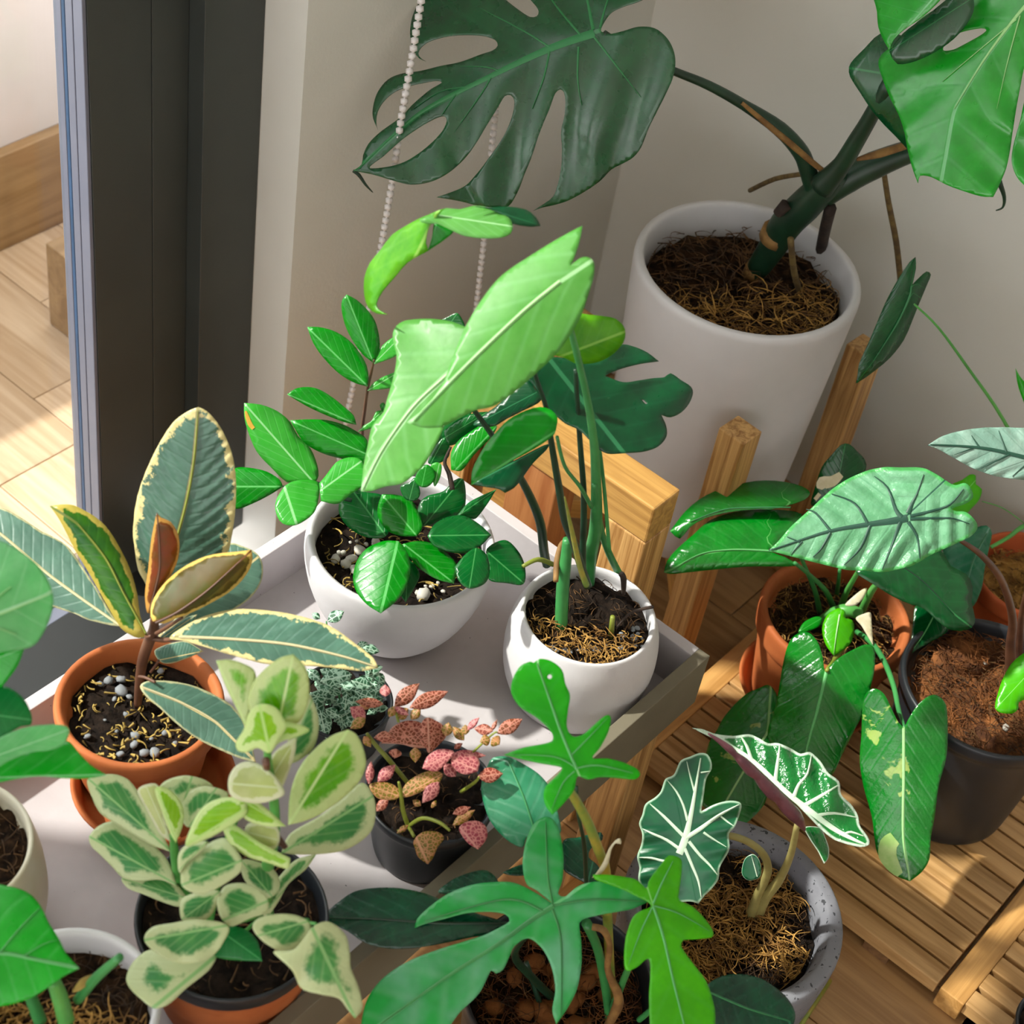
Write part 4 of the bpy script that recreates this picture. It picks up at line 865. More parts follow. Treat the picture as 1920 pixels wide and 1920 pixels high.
leaf(P, 'k', '548,360* 620,345 700,360 780,420 812,470 796,549* 720,530 640,482 590,430', (555, 360), (795, 546), Z, n=(0.2, -0.4, 1), o=-0.045, fold=0.1)
leaf(P, 'k', '800,470* 850,410 905,378 955,415 967,500 940,552 870,572 820,535', (900, 385), (870, 570), ZD, n=(0.2, -0.4, 1), o=-0.05, cup=0.2)
leaf(P, 'k', '955,380 1040,340 1105,395 1137,470 1130,551 1050,546 965,530 962,450', (960, 400), (1128, 545), ZD, n=(0.3, -0.4, 1), o=-0.03, cup=0.2)
leaf(P, 'k', '575,430* 610,460 632,510 600,580 565,638* 542,600 578,520', (578, 432), (565, 635), ZD, n=(0.2, -0.4, 1), o=-0.05)

# ------------------------------------------------------------------ philodendron in the small white pot
c = on_z(1104, 1150, 0.45)[:2]
ph = thing('potted_philodendron', 'tall long-stalked plant with big pale green leaves in the small white pot', 'potted plant', (c[0], c[1], 0.3497))
lathe('pot', rounded([(0, 0), (0.052, 0), (0.057, 0.005), (0.0655, 0.03), (0.068, 0.055), (0.066, 0.08), (0.0605, 0.096), (0.0585, 0.100), (0.0560, 0.100), (0.054, 0.096), (0.0555, 0.08), (0, 0.078)]), (c[0], c[1], 0.3497), M['whitematte'], ph)
soil(ph, c, 0.0555, 0.436, M['soil'], 0.004)
fibres(ph, c, 0.053, 0.438, 160, M['mossd'], seed=61, ln=0.018, hump=0.006)
fibres(ph, c, 0.053, 0.44, 240, M['moss'], seed=62, ln=0.013, rad=0.0007, hump=0.011, sector=lambda x, y: (x * FH[0] + y * FH[1]) < -0.25, flat=0.8)
rr = random.Random(9)
pebbles(ph, [(on_z(*zp('k', rr.uniform(1250, 1640), 880 - abs(rr.gauss(0, 22))), 0.441), rr.uniform(0.0013, 0.0024)) for _ in range(22)] + [(on_z(*zp('k', rr.uniform(1590, 1700), rr.uniform(760, 850)), 0.441), rr.uniform(0.0013, 0.0026)) for _ in range(12)], M['stoneg'])
P = (ph, c); zs = 0.438
stem(P, 'l', '1020,1480,44 1035,1250,50 1072,1050,52 1078,800,45 1068,500,38 1050,300,35 1000,0,29 900,-420,26 860,-560,20', M['stemgr'], (0, -0.06), zs=zs, name='petiole', seg=12)
stem(P, 'l', '1010,1500,34 965,1360,34 890,1130,32 830,980,32 780,700,30 720,340,24 690,120,20 600,-150,18 470,-600,14', M['stemdk'], (-0.01, -0.03), name='petiole', seg=10)
stem(P, 'l', '1000,1490,26 950,1350,22 900,1130,20 860,950,14 830,800,6', M['stemyl'], (-0.024, -0.05), name='petiole_sheath')
stem(P, 'l', '690,1330,36 668,1230,38 640,1010,38 560,800,34 440,580,28 250,300,22 110,110,20 -40,-60,16', M['stemdk'], (0.0, -0.03), zs=zs, name='petiole', seg=10)
stem(P, 'l', '975,1420,26 972,1200,26 980,800,25 952,400,22 925,0,20 915,-200,18', M['stemdk'], (0.01, 0.02), name='petiole', seg=10)
stem(P, 'l', '1265,1420,30 1180,1250,28 1120,1080,26 1090,900,24 1060,700,22', M['stemgr'], (0, 0.0), zs=zs, name='petiole')
stem(P, 'l', '1180,1230,16 1150,850,16 1120,550,15 1100,400,14', M['stemgr'], (0.01, 0.02), name='petiole')
stem(P, 'l', '1040,880,18 950,720,17 830,560,15 770,330,14', M['stemgr'], (0.005, -0.03), name='petiole')
stem(P, 'l', '800,1840,50 815,1500,52 840,1280,46 850,1130,36', M['stemgr'], (0, 0.0), zs=zs, name='stem', seg=12)
stem(P, 'l', '760,1460,22 770,1300,26 800,1180,22 840,1130,10', M['sheath'], (-0.02, 0.02), name='petiole_sheath')
stem(P, 'l', '1190,1900,26 1205,1740,20', M['stemol'], (0, -0.02), zs=zs, name='stem_stub')
stem(P, 'l', '500,1345,16 620,1290,20 740,1330,20', M['stemol'], (0.0, 0.02), name='stem_stub')
stem(P, 'l', '1230,1830,7 1330,1720,9 1430,1680,13 1525,1660,14', M['rootd'], (-0.015, 0.0), name='aerial_root')
stem(P, 'l', '1290,1560,16 1290,1440,26 1270,1400,24', M['rootd'], (0.018, 0.018), name='dry_sheath')
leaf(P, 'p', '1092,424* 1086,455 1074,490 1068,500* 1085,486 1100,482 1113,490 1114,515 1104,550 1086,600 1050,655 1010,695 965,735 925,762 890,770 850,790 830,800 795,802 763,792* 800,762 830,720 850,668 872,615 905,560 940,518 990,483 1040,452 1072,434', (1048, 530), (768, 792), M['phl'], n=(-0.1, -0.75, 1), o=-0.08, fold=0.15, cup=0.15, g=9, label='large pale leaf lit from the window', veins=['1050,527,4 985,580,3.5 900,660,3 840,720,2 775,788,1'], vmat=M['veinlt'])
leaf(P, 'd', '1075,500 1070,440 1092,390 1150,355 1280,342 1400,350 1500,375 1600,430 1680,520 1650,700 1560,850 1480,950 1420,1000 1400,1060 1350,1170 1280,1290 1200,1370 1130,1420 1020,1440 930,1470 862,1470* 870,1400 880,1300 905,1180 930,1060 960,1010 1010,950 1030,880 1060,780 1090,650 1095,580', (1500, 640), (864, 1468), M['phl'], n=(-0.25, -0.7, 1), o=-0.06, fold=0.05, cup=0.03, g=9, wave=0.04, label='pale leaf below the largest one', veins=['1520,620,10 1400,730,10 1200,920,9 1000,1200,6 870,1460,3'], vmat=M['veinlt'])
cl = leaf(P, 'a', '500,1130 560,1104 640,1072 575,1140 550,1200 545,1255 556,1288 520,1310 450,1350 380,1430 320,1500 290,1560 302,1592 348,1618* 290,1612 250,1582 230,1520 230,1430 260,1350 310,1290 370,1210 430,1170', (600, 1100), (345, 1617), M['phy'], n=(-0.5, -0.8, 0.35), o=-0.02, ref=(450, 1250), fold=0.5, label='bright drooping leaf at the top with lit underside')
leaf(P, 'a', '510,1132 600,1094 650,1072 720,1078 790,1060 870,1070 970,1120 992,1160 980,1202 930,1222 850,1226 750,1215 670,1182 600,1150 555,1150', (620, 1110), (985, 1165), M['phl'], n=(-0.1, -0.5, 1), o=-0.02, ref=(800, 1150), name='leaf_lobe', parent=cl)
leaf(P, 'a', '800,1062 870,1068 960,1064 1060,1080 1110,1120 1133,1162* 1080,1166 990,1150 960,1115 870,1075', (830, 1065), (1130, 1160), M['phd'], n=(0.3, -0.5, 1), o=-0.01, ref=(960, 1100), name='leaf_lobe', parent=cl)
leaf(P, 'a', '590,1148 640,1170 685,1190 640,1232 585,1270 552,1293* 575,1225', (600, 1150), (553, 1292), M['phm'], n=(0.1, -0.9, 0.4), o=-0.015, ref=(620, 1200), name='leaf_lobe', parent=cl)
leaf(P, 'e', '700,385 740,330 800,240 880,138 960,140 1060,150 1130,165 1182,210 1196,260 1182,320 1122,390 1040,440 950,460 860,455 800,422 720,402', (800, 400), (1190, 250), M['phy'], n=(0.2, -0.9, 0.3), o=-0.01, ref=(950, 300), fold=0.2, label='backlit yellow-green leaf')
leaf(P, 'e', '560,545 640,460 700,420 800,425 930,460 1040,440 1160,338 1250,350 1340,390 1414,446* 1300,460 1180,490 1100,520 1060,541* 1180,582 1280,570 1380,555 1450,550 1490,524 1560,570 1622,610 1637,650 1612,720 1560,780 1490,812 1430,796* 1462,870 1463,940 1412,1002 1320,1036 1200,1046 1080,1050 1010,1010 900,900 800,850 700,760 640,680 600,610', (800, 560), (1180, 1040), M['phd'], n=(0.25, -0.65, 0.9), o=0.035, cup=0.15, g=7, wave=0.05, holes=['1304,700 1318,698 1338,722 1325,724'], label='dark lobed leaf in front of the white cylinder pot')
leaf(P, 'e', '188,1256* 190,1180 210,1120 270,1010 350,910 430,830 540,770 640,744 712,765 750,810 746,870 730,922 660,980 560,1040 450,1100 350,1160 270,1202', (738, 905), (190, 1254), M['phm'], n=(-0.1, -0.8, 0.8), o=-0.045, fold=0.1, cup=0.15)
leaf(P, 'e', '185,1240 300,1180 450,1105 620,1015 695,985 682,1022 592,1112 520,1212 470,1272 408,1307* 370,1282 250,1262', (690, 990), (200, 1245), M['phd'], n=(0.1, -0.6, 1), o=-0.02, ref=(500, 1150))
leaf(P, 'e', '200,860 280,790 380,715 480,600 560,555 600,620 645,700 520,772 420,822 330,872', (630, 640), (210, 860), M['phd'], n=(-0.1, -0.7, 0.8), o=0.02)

# ------------------------------------------------------------------ rubber plant in terracotta
c = on_z(262, 1312, 0.445)[:2]
ru = thing('potted_rubber_plant', 'rubber plant with grey cream-edged leaves in terracotta beside the glass door', 'potted plant', (c[0], c[1], 0.3535))
lathe('pot', rounded([(0, 0), (0.045, 0), (0.049, 0.004), (0.0595, 0.068), (0.0655, 0.070), (0.0672, 0.086), (0.0655, 0.0905), (0.0610, 0.0905), (0.0575, 0.084), (0.0555, 0.066), (0, 0.066)]), (c[0], c[1], 0.3535), M['terra'], ru)
soil(ru, c, 0.0555, 0.426, M['soil'], 0.004)
fibres(ru, c, 0.053, 0.429, 150, M['straw'], name='rice_hulls', seed=71, ln=0.0085, rad=0.0011, hump=0.003, flat=0.6)
rr = random.Random(4)
ps = []
for x, y, r in [(860, 1290, 30), (930, 1260, 40), (1040, 1250, 45), (1040, 1350, 62), (1110, 1400, 28), (980, 1420, 24), (1380, 1180, 36), (1160, 1730, 45), (1150, 1810, 40), (1240, 1880, 45), (1330, 1880, 48), (1030, 1890, 34), (1420, 1710, 30), (750, 1740, 30), (1000, 1700, 20), (1300, 1760, 22), (1500, 1800, 22), (900, 1600, 16), (1080, 1550, 24)]:
    ps.append((on_z(*zp('r', x, y), 0.4295), r / 4.571 / 2371 * 0.9))
pebbles(ru, ps, M['stoneg'], seed=8)
c2 = on_z(289, 1468, 0.37)[:2]
sv = thing('plant_saucer', 'terracotta saucer under the rubber plant pot', 'saucer', (c2[0], c2[1], 0.3497))
lathe('dish', rounded([(0, 0), (0.054, 0), (0.062, 0.022), (0.0655, 0.0245), (0.0665, 0.0265), (0.0635, 0.0275), (0.059, 0.022), (0.0555, 0.0034), (0, 0.0034)]), (c2[0], c2[1], 0.3497), M['terra'], sv)
P = (ru, c)
stem(P, 'r', '1180,1480,32 1195,1280,40 1225,1080,46 1280,920,50 1320,820,46 1320,700,30', M['stembr'], (0, 0.0), zs=0.428, name='trunk', seg=12)
stem(P, 'r', '1300,900,24 1420,915,22 1560,890,18', M['stembr'], (0, -0.01))
stem(P, 'r', '1340,860,20 1440,800,18 1560,720,14', M['stembr'], (-0.01, -0.02))
stem(P, 'r', '1190,1230,14 1240,1235,14 1330,1275,12', M['stembr'], (-0.012, -0.022))
stem(P, 'r', '1290,1190,12 1330,1140,14 1360,1090,12', M['stembr'], (0, 0.0))
stem(P, 'r', '1250,880,16 1260,890,14 1290,880,12', M['stembr'], (-0.012, -0.02))
R = M['rub']
leaf(P, 'c', '1428,243* 1350,275 1250,350 1150,500 1062,680 1000,850 970,1000 960,1150 975,1300 1000,1420 1055,1530 1090,1700 1180,1720 1300,1580 1450,1450 1580,1350 1645,1275 1672,1150 1690,1020 1700,850 1695,720 1670,580 1620,450 1560,350 1490,275', (1100, 1700), (1428, 246), R, n=(0.05, -1, 0.4), o=0.025, fold=0.1, bend=-0.03, rip=0.025, rn=13, g=7, label='tall upright leaf with a cream margin', midrib='1110,1700,9 1210,1400,9 1330,980,8 1395,640,7 1426,270,3', vmat=M['stemol'])
leaf(P, 'c', '0,965 100,1010 200,1072 300,1138 400,1188 495,1255 600,1400 700,1560 800,1730 872,1822* 800,1815 700,1792 620,1770 540,1732 440,1700 330,1660 200,1590 60,1460 -60,1330 -150,1180 -190,1050* -120,960', (870, 1820), (-185, 1050), M['rubg'], n=(-0.1, -0.6, 1), o=0.01, fold=0.1, g=7, rip=0.008, rn=10, label='broad grey leaf reaching left in front of the glass', midrib='860,1812,8 600,1632,8 350,1450,7 0,1150,5', vmat=M['veincr'])
leaf(P, 'c', '1640,1230 1760,1250 1840,1290 1885,1352 1892,1450 1862,1540 1800,1620 1700,1692 1560,1762 1400,1815 1250,1870 1150,1905* 1140,1880 1250,1780 1400,1600 1520,1400', (1150, 1895), (1850, 1330), M['rubg'], n=(0.1, -0.5, 1), o=0.02, fold=0.08, g=7)
leaf(P, 'c', '358,955* 450,944 530,950 602,985 680,1030 760,1100 830,1200 900,1330 950,1450 990,1600 1010,1750 1062,1890* 1000,1905 940,1882 870,1832 790,1700 700,1540 620,1400 540,1270 480,1150 420,1040', (1060, 1888), (362, 956), M['rubn'], n=(0.15, -0.8, 0.7), o=-0.012, fold=0.25, bend=-0.06, label='narrow young green leaf with yellow edge', midrib='1050,1870,8 900,1600,7 760,1330,6 560,1080,4', vmat=M['stemol'])
leaf(P, 'c', '1128,1003* 1160,1040 1230,1070 1275,1140 1292,1220 1280,1340 1232,1450 1172,1550 1095,1720 1060,1720 1045,1600 1055,1500 1070,1400 1090,1200 1112,1080', (1080, 1715), (1130, 1006), M['rubo'], n=(0.1, -1, 0.35), o=-0.008, fold=0.2, label='small rolled orange-brown leaf', midrib='1080,1700,8 1150,1400,8 1140,1080,5', vmat=M['stembr'])
leaf(P, 'c', '1810,1270* 1720,1284 1600,1295 1480,1320 1350,1380 1250,1450 1170,1530 1110,1620 1084,1705 1100,1785 1180,1802 1250,1772 1380,1722 1500,1662 1640,1582 1740,1492 1800,1402 1818,1330', (1115, 1790), (1800, 1285), M['rubb'], n=(0.05, -0.7, 0.8), o=-0.03, fold=0.3, bend=0.06, label='bronze young leaf pointing right', midrib='1120,1800,10 1280,1720,9 1500,1560,7 1740,1340,3', vmat=M['stembr'])
leaf(P, 'p', '318,1196 345,1175 385,1155 440,1143 500,1145 560,1155 620,1175 670,1210 700,1234 709,1252* 680,1258 640,1254 600,1250 560,1248 500,1245 440,1230 380,1212 345,1202', (330, 1194), (707, 1251), R, n=(0.0, -0.5, 1), o=-0.035, fold=0.15, cup=0.15, rip=0.02, rn=9, g=6, label='long leaf stretching right over the small white-veined plant', midrib='335,1194,3 430,1198,2.5 540,1208,2.5 640,1230,2 704,1250,1', vmat=M['veincr'])
leaf(P, 'r', '1322,1010 1380,972 1480,940 1600,930 1742,1012* 1600,1072 1480,1112 1400,1112 1345,1070', (1345, 1092), (1735, 1012), M['rubg'], n=(0.1, -0.4, 1), o=0.03)
leaf(P, 'r', '1365,905 1400,860 1480,800 1600,722 1690,695* 1645,780 1560,862 1470,908 1400,922', (1370, 912), (1685, 698), M['rubg'], n=(0.1, -0.6, 0.9), o=0.005)
leaf(P, 'g', '700,232 735,207 830,205 930,220 1020,250 1100,290 1160,330 1210,390 1245,470 1280,612* 1200,592 1100,550 1000,502 900,432 800,342 730,282', (706, 236), (1275, 605), M['rubg'], n=(0.15, -0.45, 1), o=-0.025, fold=0.12, cup=0.2, bend=-0.03, g=6, rip=0.015, rn=9, label='leaf lying over the pot rim to the right', midrib='712,236,5 900,310,5 1080,410,4 1250,580,2', vmat=M['veincr'])

# ------------------------------------------------------------------ white-veined fittonia
c = on_z(645, 1312, 0.40)[:2]
fw = thing('potted_white_fittonia', 'small white-netted dark green plant between the rubber plant and the bowl', 'potted plant', (c[0], c[1], 0.3497))
lathe('pot', rounded([(0, 0), (0.032, 0), (0.035, 0.003), (0.0405, 0.046), (0.042, 0.050), (0.040, 0.0515), (0.038, 0.048), (0.037, 0.042), (0, 0.042)]), (c[0], c[1], 0.3497), M['black'], fw)
soil(fw, c, 0.037, 0.3935, M['soil'], 0.002)
P = (fw, c)
rr = random.Random(17)
spots = [(600, 1160, 585, 1150), (615, 1165, 645, 1146), (680, 1215, 712, 1222), (668, 1215, 690, 1205), (705, 1262, 722, 1280), (720, 1285, 690, 1262), (690, 1300, 720, 1285), (660, 1265, 600, 1278), (600, 1275, 575, 1255), (655, 1300, 690, 1290), (640, 1290, 665, 1310), (640, 1300, 610, 1290), (600, 1330, 612, 1385), (590, 1330, 575, 1300), (660, 1320, 640, 1370), (600, 1300, 590, 1340), (690, 1315, 720, 1310), (655, 1290, 650, 1268), (625, 1268, 600, 1255), (690, 1260, 718, 1250), (610, 1330, 640, 1345), (700, 1300, 680, 1330)]
for _ in range(60):
    x, y = rr.uniform(578, 715), rr.uniform(1262, 1370)
    if x > 660 and y > 1330: continue
    a = rr.uniform(0, 6.28); L = rr.uniform(24, 42); spots.append((x, y, x + math.cos(a) * L, y + math.sin(a) * L * .8))
for i, (x, y, u, v) in enumerate(spots):
    L = math.hypot(u - x, v - y)
    ol(P, 'p', (x, y), (u, v), max(13, L * 0.62), M['fitw'], n=(rr.uniform(-.4, .4), rr.uniform(-.9, -.2), 1), o=(-0.006 - 0.02 * rr.random() if y > 1240 else 0.03), fold=0.2, g=4)
for x, y, u, v in [(640, 1330, 630, 1270), (650, 1330, 690, 1300), (640, 1320, 600, 1300), (640, 1330, 605, 1335), (650, 1320, 700, 1270)]:
    stem(P, 'p', '%d,%d,2.2 %d,%d,1.6' % (x, y, u, v), M['stemgr'], (-0.005, -0.008), name='stem')
stem(P, 'p', '640,1320,2 620,1240,2 612,1165,1.5', M['stemgr'], (0.0, 0.03), name='stem')

# ------------------------------------------------------------------ pink fittonia in the black pot
c = on_z(808, 1480, 0.425)[:2]
fr_ = thing('potted_pink_fittonia', 'pink and bronze net-veined plant in the small black pot on the tray', 'potted plant', (c[0], c[1], 0.3497))
lathe('pot', rounded([(0, 0), (0.038, 0), (0.041, 0.004), (0.0495, 0.064), (0.0525, 0.066), (0.053, 0.073), (0.051, 0.075), (0.049, 0.073), (0.0475, 0.06), (0, 0.06)]), (c[0], c[1], 0.3497), M['black'], fr_)
soil(fr_, c, 0.0475, 0.4125, M['soil'], 0.003)
fibres(fr_, c, 0.045, 0.414, 60, M['mossd'], seed=81, ln=0.012, hump=0.004)
P = (fr_, c)
FR, FP, FO = M['fitr'], M['fitp'], M['fito']
for s, o in [('780,1330,16 650,1170,18 560,1070,16 490,980,12', (-0.01, 0.0)), ('790,1650,16 750,1530,18 735,1400,14 720,1330,10', (-0.035, -0.03)), ('790,1650,15 890,1590,15 1010,1620,14 1090,1680,10', (-0.035, -0.05)), ('790,1650,14 830,1720,12', (-0.035, -0.05)), ('790,1650,14 715,1690,16', (-0.035, -0.04)), ('1170,1400,14 1270,1330,12 1300,1290,8', (-0.01, -0.02)), ('720,900,10 690,800,10', (0.01, 0.02)), ('1000,1200,12 1040,1100,10', (0, -0.01)), ('1250,1120,9 1390,990,8 1430,970,6', (0.0, 0.01))]:
    stem(P, 'h', s, M['stemol'], o, name='stem')
sp = [(690, 785, 870, 618, 110, FR, .02), (800, 795, 1078, 676, 110, FR, .02), (610, 770, 405, 748, 70, FR, .02), (625, 715, 622, 628, 80, FP, .02), (480, 870, 370, 790, 100, FP, .0), (480, 870, 372, 945, 80, FO, -.005), (700, 870, 790, 800, 90, FO, .015), (810, 880, 878, 792, 70, FO, .018), (690, 790, 795, 850, 50, FP, .018), (650, 860, 700, 780, 60, FO, .012),
      (1190, 1030, 1110, 930, 70, FO, .01), (1200, 990, 1200, 915, 60, FO, .01), (1215, 955, 1300, 865, 48, FP, .012), (1400, 960, 1262, 945, 80, FR, .01), (1430, 980, 1612, 876, 100, FR, .01), (1390, 960, 1430, 880, 30, FR, .012), (1390, 1015, 1448, 1060, 90, FO, .005), (1380, 1020, 1305, 1040, 80, FO, .005), (1060, 1000, 1080, 900, 80, FO, .005), (1120, 1090, 1180, 1050, 40, FR, .0),
      (1290, 1290, 1472, 1270, 110, FR, -.02), (1130, 1290, 1045, 1195, 90, FP, -.018), (1100, 1130, 1350, 1140, 70, FP, -.005), (570, 1325, 698, 1205, 90, FP, -.025), (505, 1345, 522, 1178, 60, FP, -.03), (560, 1540, 650, 1440, 70, FR, -.035), (1010, 1330, 890, 1480, 100, FP, -.028), (960, 1480, 990, 1500, 60, FO, -.03),
      (680, 1000, 540, 1010, 80, FR, .0), (700, 1090, 690, 1160, 90, FR, -.005), (840, 1080, 840, 1190, 80, FO, -.005), (880, 1500, 820, 1460, 50, FO, -.03), (1110, 1640, 1270, 1530, 70, FO, -.045), (1110, 1560, 1240, 1510, 60, FR, -.046), (430, 800, 560, 745, 60, FO, .015), (470, 1000, 520, 1080, 60, FO, -.005), (790, 1640, 705, 1700, 40, FO, -.042)]
rr = random.Random(23)
for x, y, u, v, w, mt, o in sp: ol(P, 'h', (x, y), (u, v), w, mt, n=(rr.uniform(-.3, .3), -0.6, 1), o=o, fold=0.2, cup=0.15, g=4.5)
leaf(P, 'h', '595,1052* 640,980 690,925 780,890 880,905 925,980 915,1085* 840,1085 740,1058', (912, 1080), (600, 1050), FR, n=(-.1, -.6, 1), o=0.0, fold=0.15, cup=0.2, g=5, label='largest bronze-pink net-veined leaf')
leaf(P, 'h', '935,1120 905,1030 870,945 915,868 980,885 1045,930 1060,1000 1005,1065', (940, 1115), (930, 875), FR, n=(.1, -.7, 1), o=-0.003, fold=0.15, cup=0.2, g=5)
leaf(P, 'h', '890,1232* 925,1150 1000,1098 1085,1098 1125,1122 1050,1205 990,1255', (1110, 1120), (893, 1228), FP, n=(0, -.5, 1), o=-0.012, fold=0.1, g=5)
leaf(P, 'h', '1095,1172 1150,1114 1240,1124 1302,1180 1290,1252* 1200,1276 1130,1242', (1290, 1248), (1098, 1165), FP, n=(0.1, -.5, 1), o=-0.018, fold=0.1, g=5)
leaf(P, 'h', '735,1445* 760,1360 840,1290 950,1250 1035,1272 1000,1350 900,1392 810,1432', (740, 1440), (1030, 1272), FO, n=(0, -.5, 1), o=-0.03, fold=0.15, g=5)
leaf(P, 'h', '508,1352 600,1330 680,1350 735,1402 712,1450 640,1460 560,1440', (720, 1430), (512, 1360), FO, n=(0, -.5, 1), o=-0.032, fold=0.15, g=5)
leaf(P, 'h', '828,1752 895,1690 1000,1688 1046,1732 1000,1800 965,1880 930,1922* 862,1870 838,1810', (840, 1715), (930, 1918), FO, n=(0, -.8, .7), o=-0.052, cup=0.2, g=5)
leaf(P, 'h', '1155,1670 1200,1620 1290,1610 1350,1658 1352,1740 1290,1816* 1212,1762', (1165, 1660), (1290, 1812), FP, n=(.2, -.8, .7), o=-0.052, cup=0.2, g=5)

# ------------------------------------------------------------------ peperomia
c = on_z(436, 1715, 0.45)[:2]
pe = thing('potted_peperomia', 'bushy cream-and-green plant in a black liner inside a terracotta pot', 'potted plant', (c[0], c[1], 0.3497))
lathe('pot', rounded([(0, 0), (0.048, 0), (0.052, 0.004), (0.0635, 0.076), (0.0655, 0.080), (0.0635, 0.081), (0.059, 0.03), (0, 0.03)]), (c[0], c[1], 0.3497), M['terra'], pe)
lathe('liner', rounded([(0.061, 0.072), (0.0665, 0.0822), (0.0695, 0.096), (0.069, 0.100), (0.0665, 0.100), (0.0645, 0.092), (0.063, 0.083), (0, 0.083)]), (c[0], c[1], 0.3497), M['black'], pe)
soil(pe, c, 0.0635, 0.4375, M['soil'], 0.003)
fibres(pe, c, 0.061, 0.439, 90, M['mossd'], name='bark_shreds', seed=91, ln=0.016, rad=0.0008, hump=0.004)
P = (pe, c)
stem(P, 'g', '1330,1380,40 1330,1180,34 1370,980,28 1370,800,24 1340,600,20 1340,480,14', M['stemlt'], (-0.005, 0.0), name='stem', seg=10)
stem(P, 'g', '960,1340,34 900,1220,26 875,1080,24 865,960,16', M['stemlt'], (-0.005, 0.0), name='stem', seg=10)
stem(P, 'g', '1040,1420,26 1080,1250,22 1120,1050,20 1180,900,14', M['stemlt'], (-0.01, 0.0), name='stem')
stem(P, 'g', '1390,1000,20 1385,990,22 1430,1040,14', M['stembr'], (-0.014, -0.02), name='node')
stem(P, 'g', '1330,600,22 1335,640,20', M['stembr'], (-0.014, -0.014), name='node')
A, B_, C_, D_ = M['pep'], M['pepb'], M['pepl'], M['pepw']
def pp(s, b, t, mt, o, n=(0, -0.7, 0.9), **k): k.setdefault('fold', 0.12); k.setdefault('cup', 0.15); return leaf(P, 'g', s, b, t, mt, n=n, o=o, thick=0.0016, g=k.pop('g', 6), **k)
pp('1083,103* 1150,99 1220,120 1270,150 1282,210 1262,290 1242,380 1225,425* 1180,330 1130,230', (1228, 420), (1088, 106), B_, 0.02, (-0.2, -0.9, .5))
pp('1466,73* 1400,90 1330,140 1270,210 1244,290 1250,350 1320,400 1390,440 1450,430 1502,400 1537,320 1546,230 1530,140', (1390, 440), (1464, 78), B_, 0.01, (0.1, -0.9, .5), label='upright glossy leaf at the very top of the cluster')
pp('1540,265 1588,370 1588,470 1562,540 1490,602 1430,610 1440,500 1500,380', (1430, 600), (1560, 300), A, 0.025, (0.3, -0.9, .5))
pp('1330,320 1382,340 1416,390 1432,440 1395,500 1350,565 1290,540 1230,562 1190,550 1183,510 1220,450 1245,370 1280,330', (1350, 560), (1300, 330), C_, -0.012, (-.1, -0.7, .8))
pp('1405,420 1480,420 1548,450 1490,482 1420,502 1380,525 1350,560', (1355, 555), (1545, 450), C_, -0.008, (.2, -0.6, 1))
pp('1482,488* 1475,560 1442,660 1402,742 1340,745 1308,665 1375,560 1440,510', (1330, 730), (1480, 490), D_, -0.006, (.2, -0.8, .8))
pp('1200,620 1260,610 1340,650 1402,715 1422,770 1370,800 1290,817 1200,802 1150,770 1143,700 1165,650', (1400, 740), (1160, 720), D_, -0.015, (-.2, -0.5, 1))
pp('1740,448* 1660,478 1580,540 1510,620 1468,710 1448,800 1440,925* 1520,905 1600,870 1700,800 1790,712 1828,620 1812,530 1780,470', (1445, 920), (1738, 452), B_, -0.01, (0.1, -0.75, .8), label='large glossy leaf rising to the right', cup=0.25)
pp('1808,715 1862,770 1878,850 1862,940 1810,1000 1720,1050 1600,1070 1480,1072 1405,1065* 1450,970 1600,880 1720,790', (1415, 1062), (1850, 790), A, 0.005, (0.2, -0.6, 1))
pp('438,702 490,680 570,673 640,700 690,760 732,830 792,920 832,1010 855,1060* 760,1025 660,965 560,905 500,860 460,780', (850, 1050), (450, 700), A, 0.0, (-.2, -0.6, 1), fold=0.2)
pp('448,982 500,928 580,908 660,948 760,1020 840,1105 885,1230* 800,1200 700,1205 620,1190 560,1130 500,1070 460,1032', (880, 1220), (452, 985), A, -0.012, (-.2, -0.6, 1), label='leaf with a dark green shoulder at the far left')
pp('610,1190 700,1198 760,1158 850,1188 935,1285* 900,1332 820,1312 720,1272 640,1240', (930, 1290), (615, 1195), A, -0.016, (-.2, -0.5, 1))
pp('775,745 830,738 892,790 917,850 912,930 880,1015* 850,960 808,850', (880, 1010), (790, 745), C_, -0.008, (0.1, -0.8, .7))
pp('690,752 740,720 790,725 800,800 830,900 855,1010* 800,965 740,855', (852, 1005), (730, 725), D_, -0.003, (-.1, -0.8, .7))
pp('800,742 840,700 930,678 1020,698 1065,735 1000,760 940,800 900,850 840,800', (910, 850), (960, 685), A, 0.015, (0, -0.6, 1))
pp('900,822 930,770 1000,735 1080,738 1142,770 1100,830 1010,880 960,935 930,932 905,882', (950, 930), (1080, 745), A, 0.005, (0, -0.6, 1))
pp('1145,788 1060,808 1000,858 960,930 930,1030 1020,1002 1100,962 1180,912 1235,862 1222,800', (1220, 850), (940, 1020), C_, -0.022, (-.1, -0.5, 1))
pp('1193,788 1270,800 1340,850 1432,932* 1340,932 1240,902 1190,850', (1425, 930), (1198, 795), C_, -0.026, (0, -0.6, 1))
pp('1225,960 1240,920 1310,915 1380,930 1400,980 1380,1040 1300,1060 1250,1030', (1390, 1000), (1230, 960), D_, -0.02, (0, -0.7, .9))
pp('905,1190 910,1120 980,1060 1080,1002 1140,998 1212,1100 1202,1160 1120,1222 1030,1266 960,1262 912,1232', (1205, 1105), (925, 1220), A, -0.038, (-.1, -0.5, 1), label='pale front leaf in the middle of the cluster')
pp('898,1165 893,1082 930,1030 1040,1008 1005,1060 940,1112', (1035, 1010), (900, 1150), A, -0.03, (-.1, -0.5, 1))
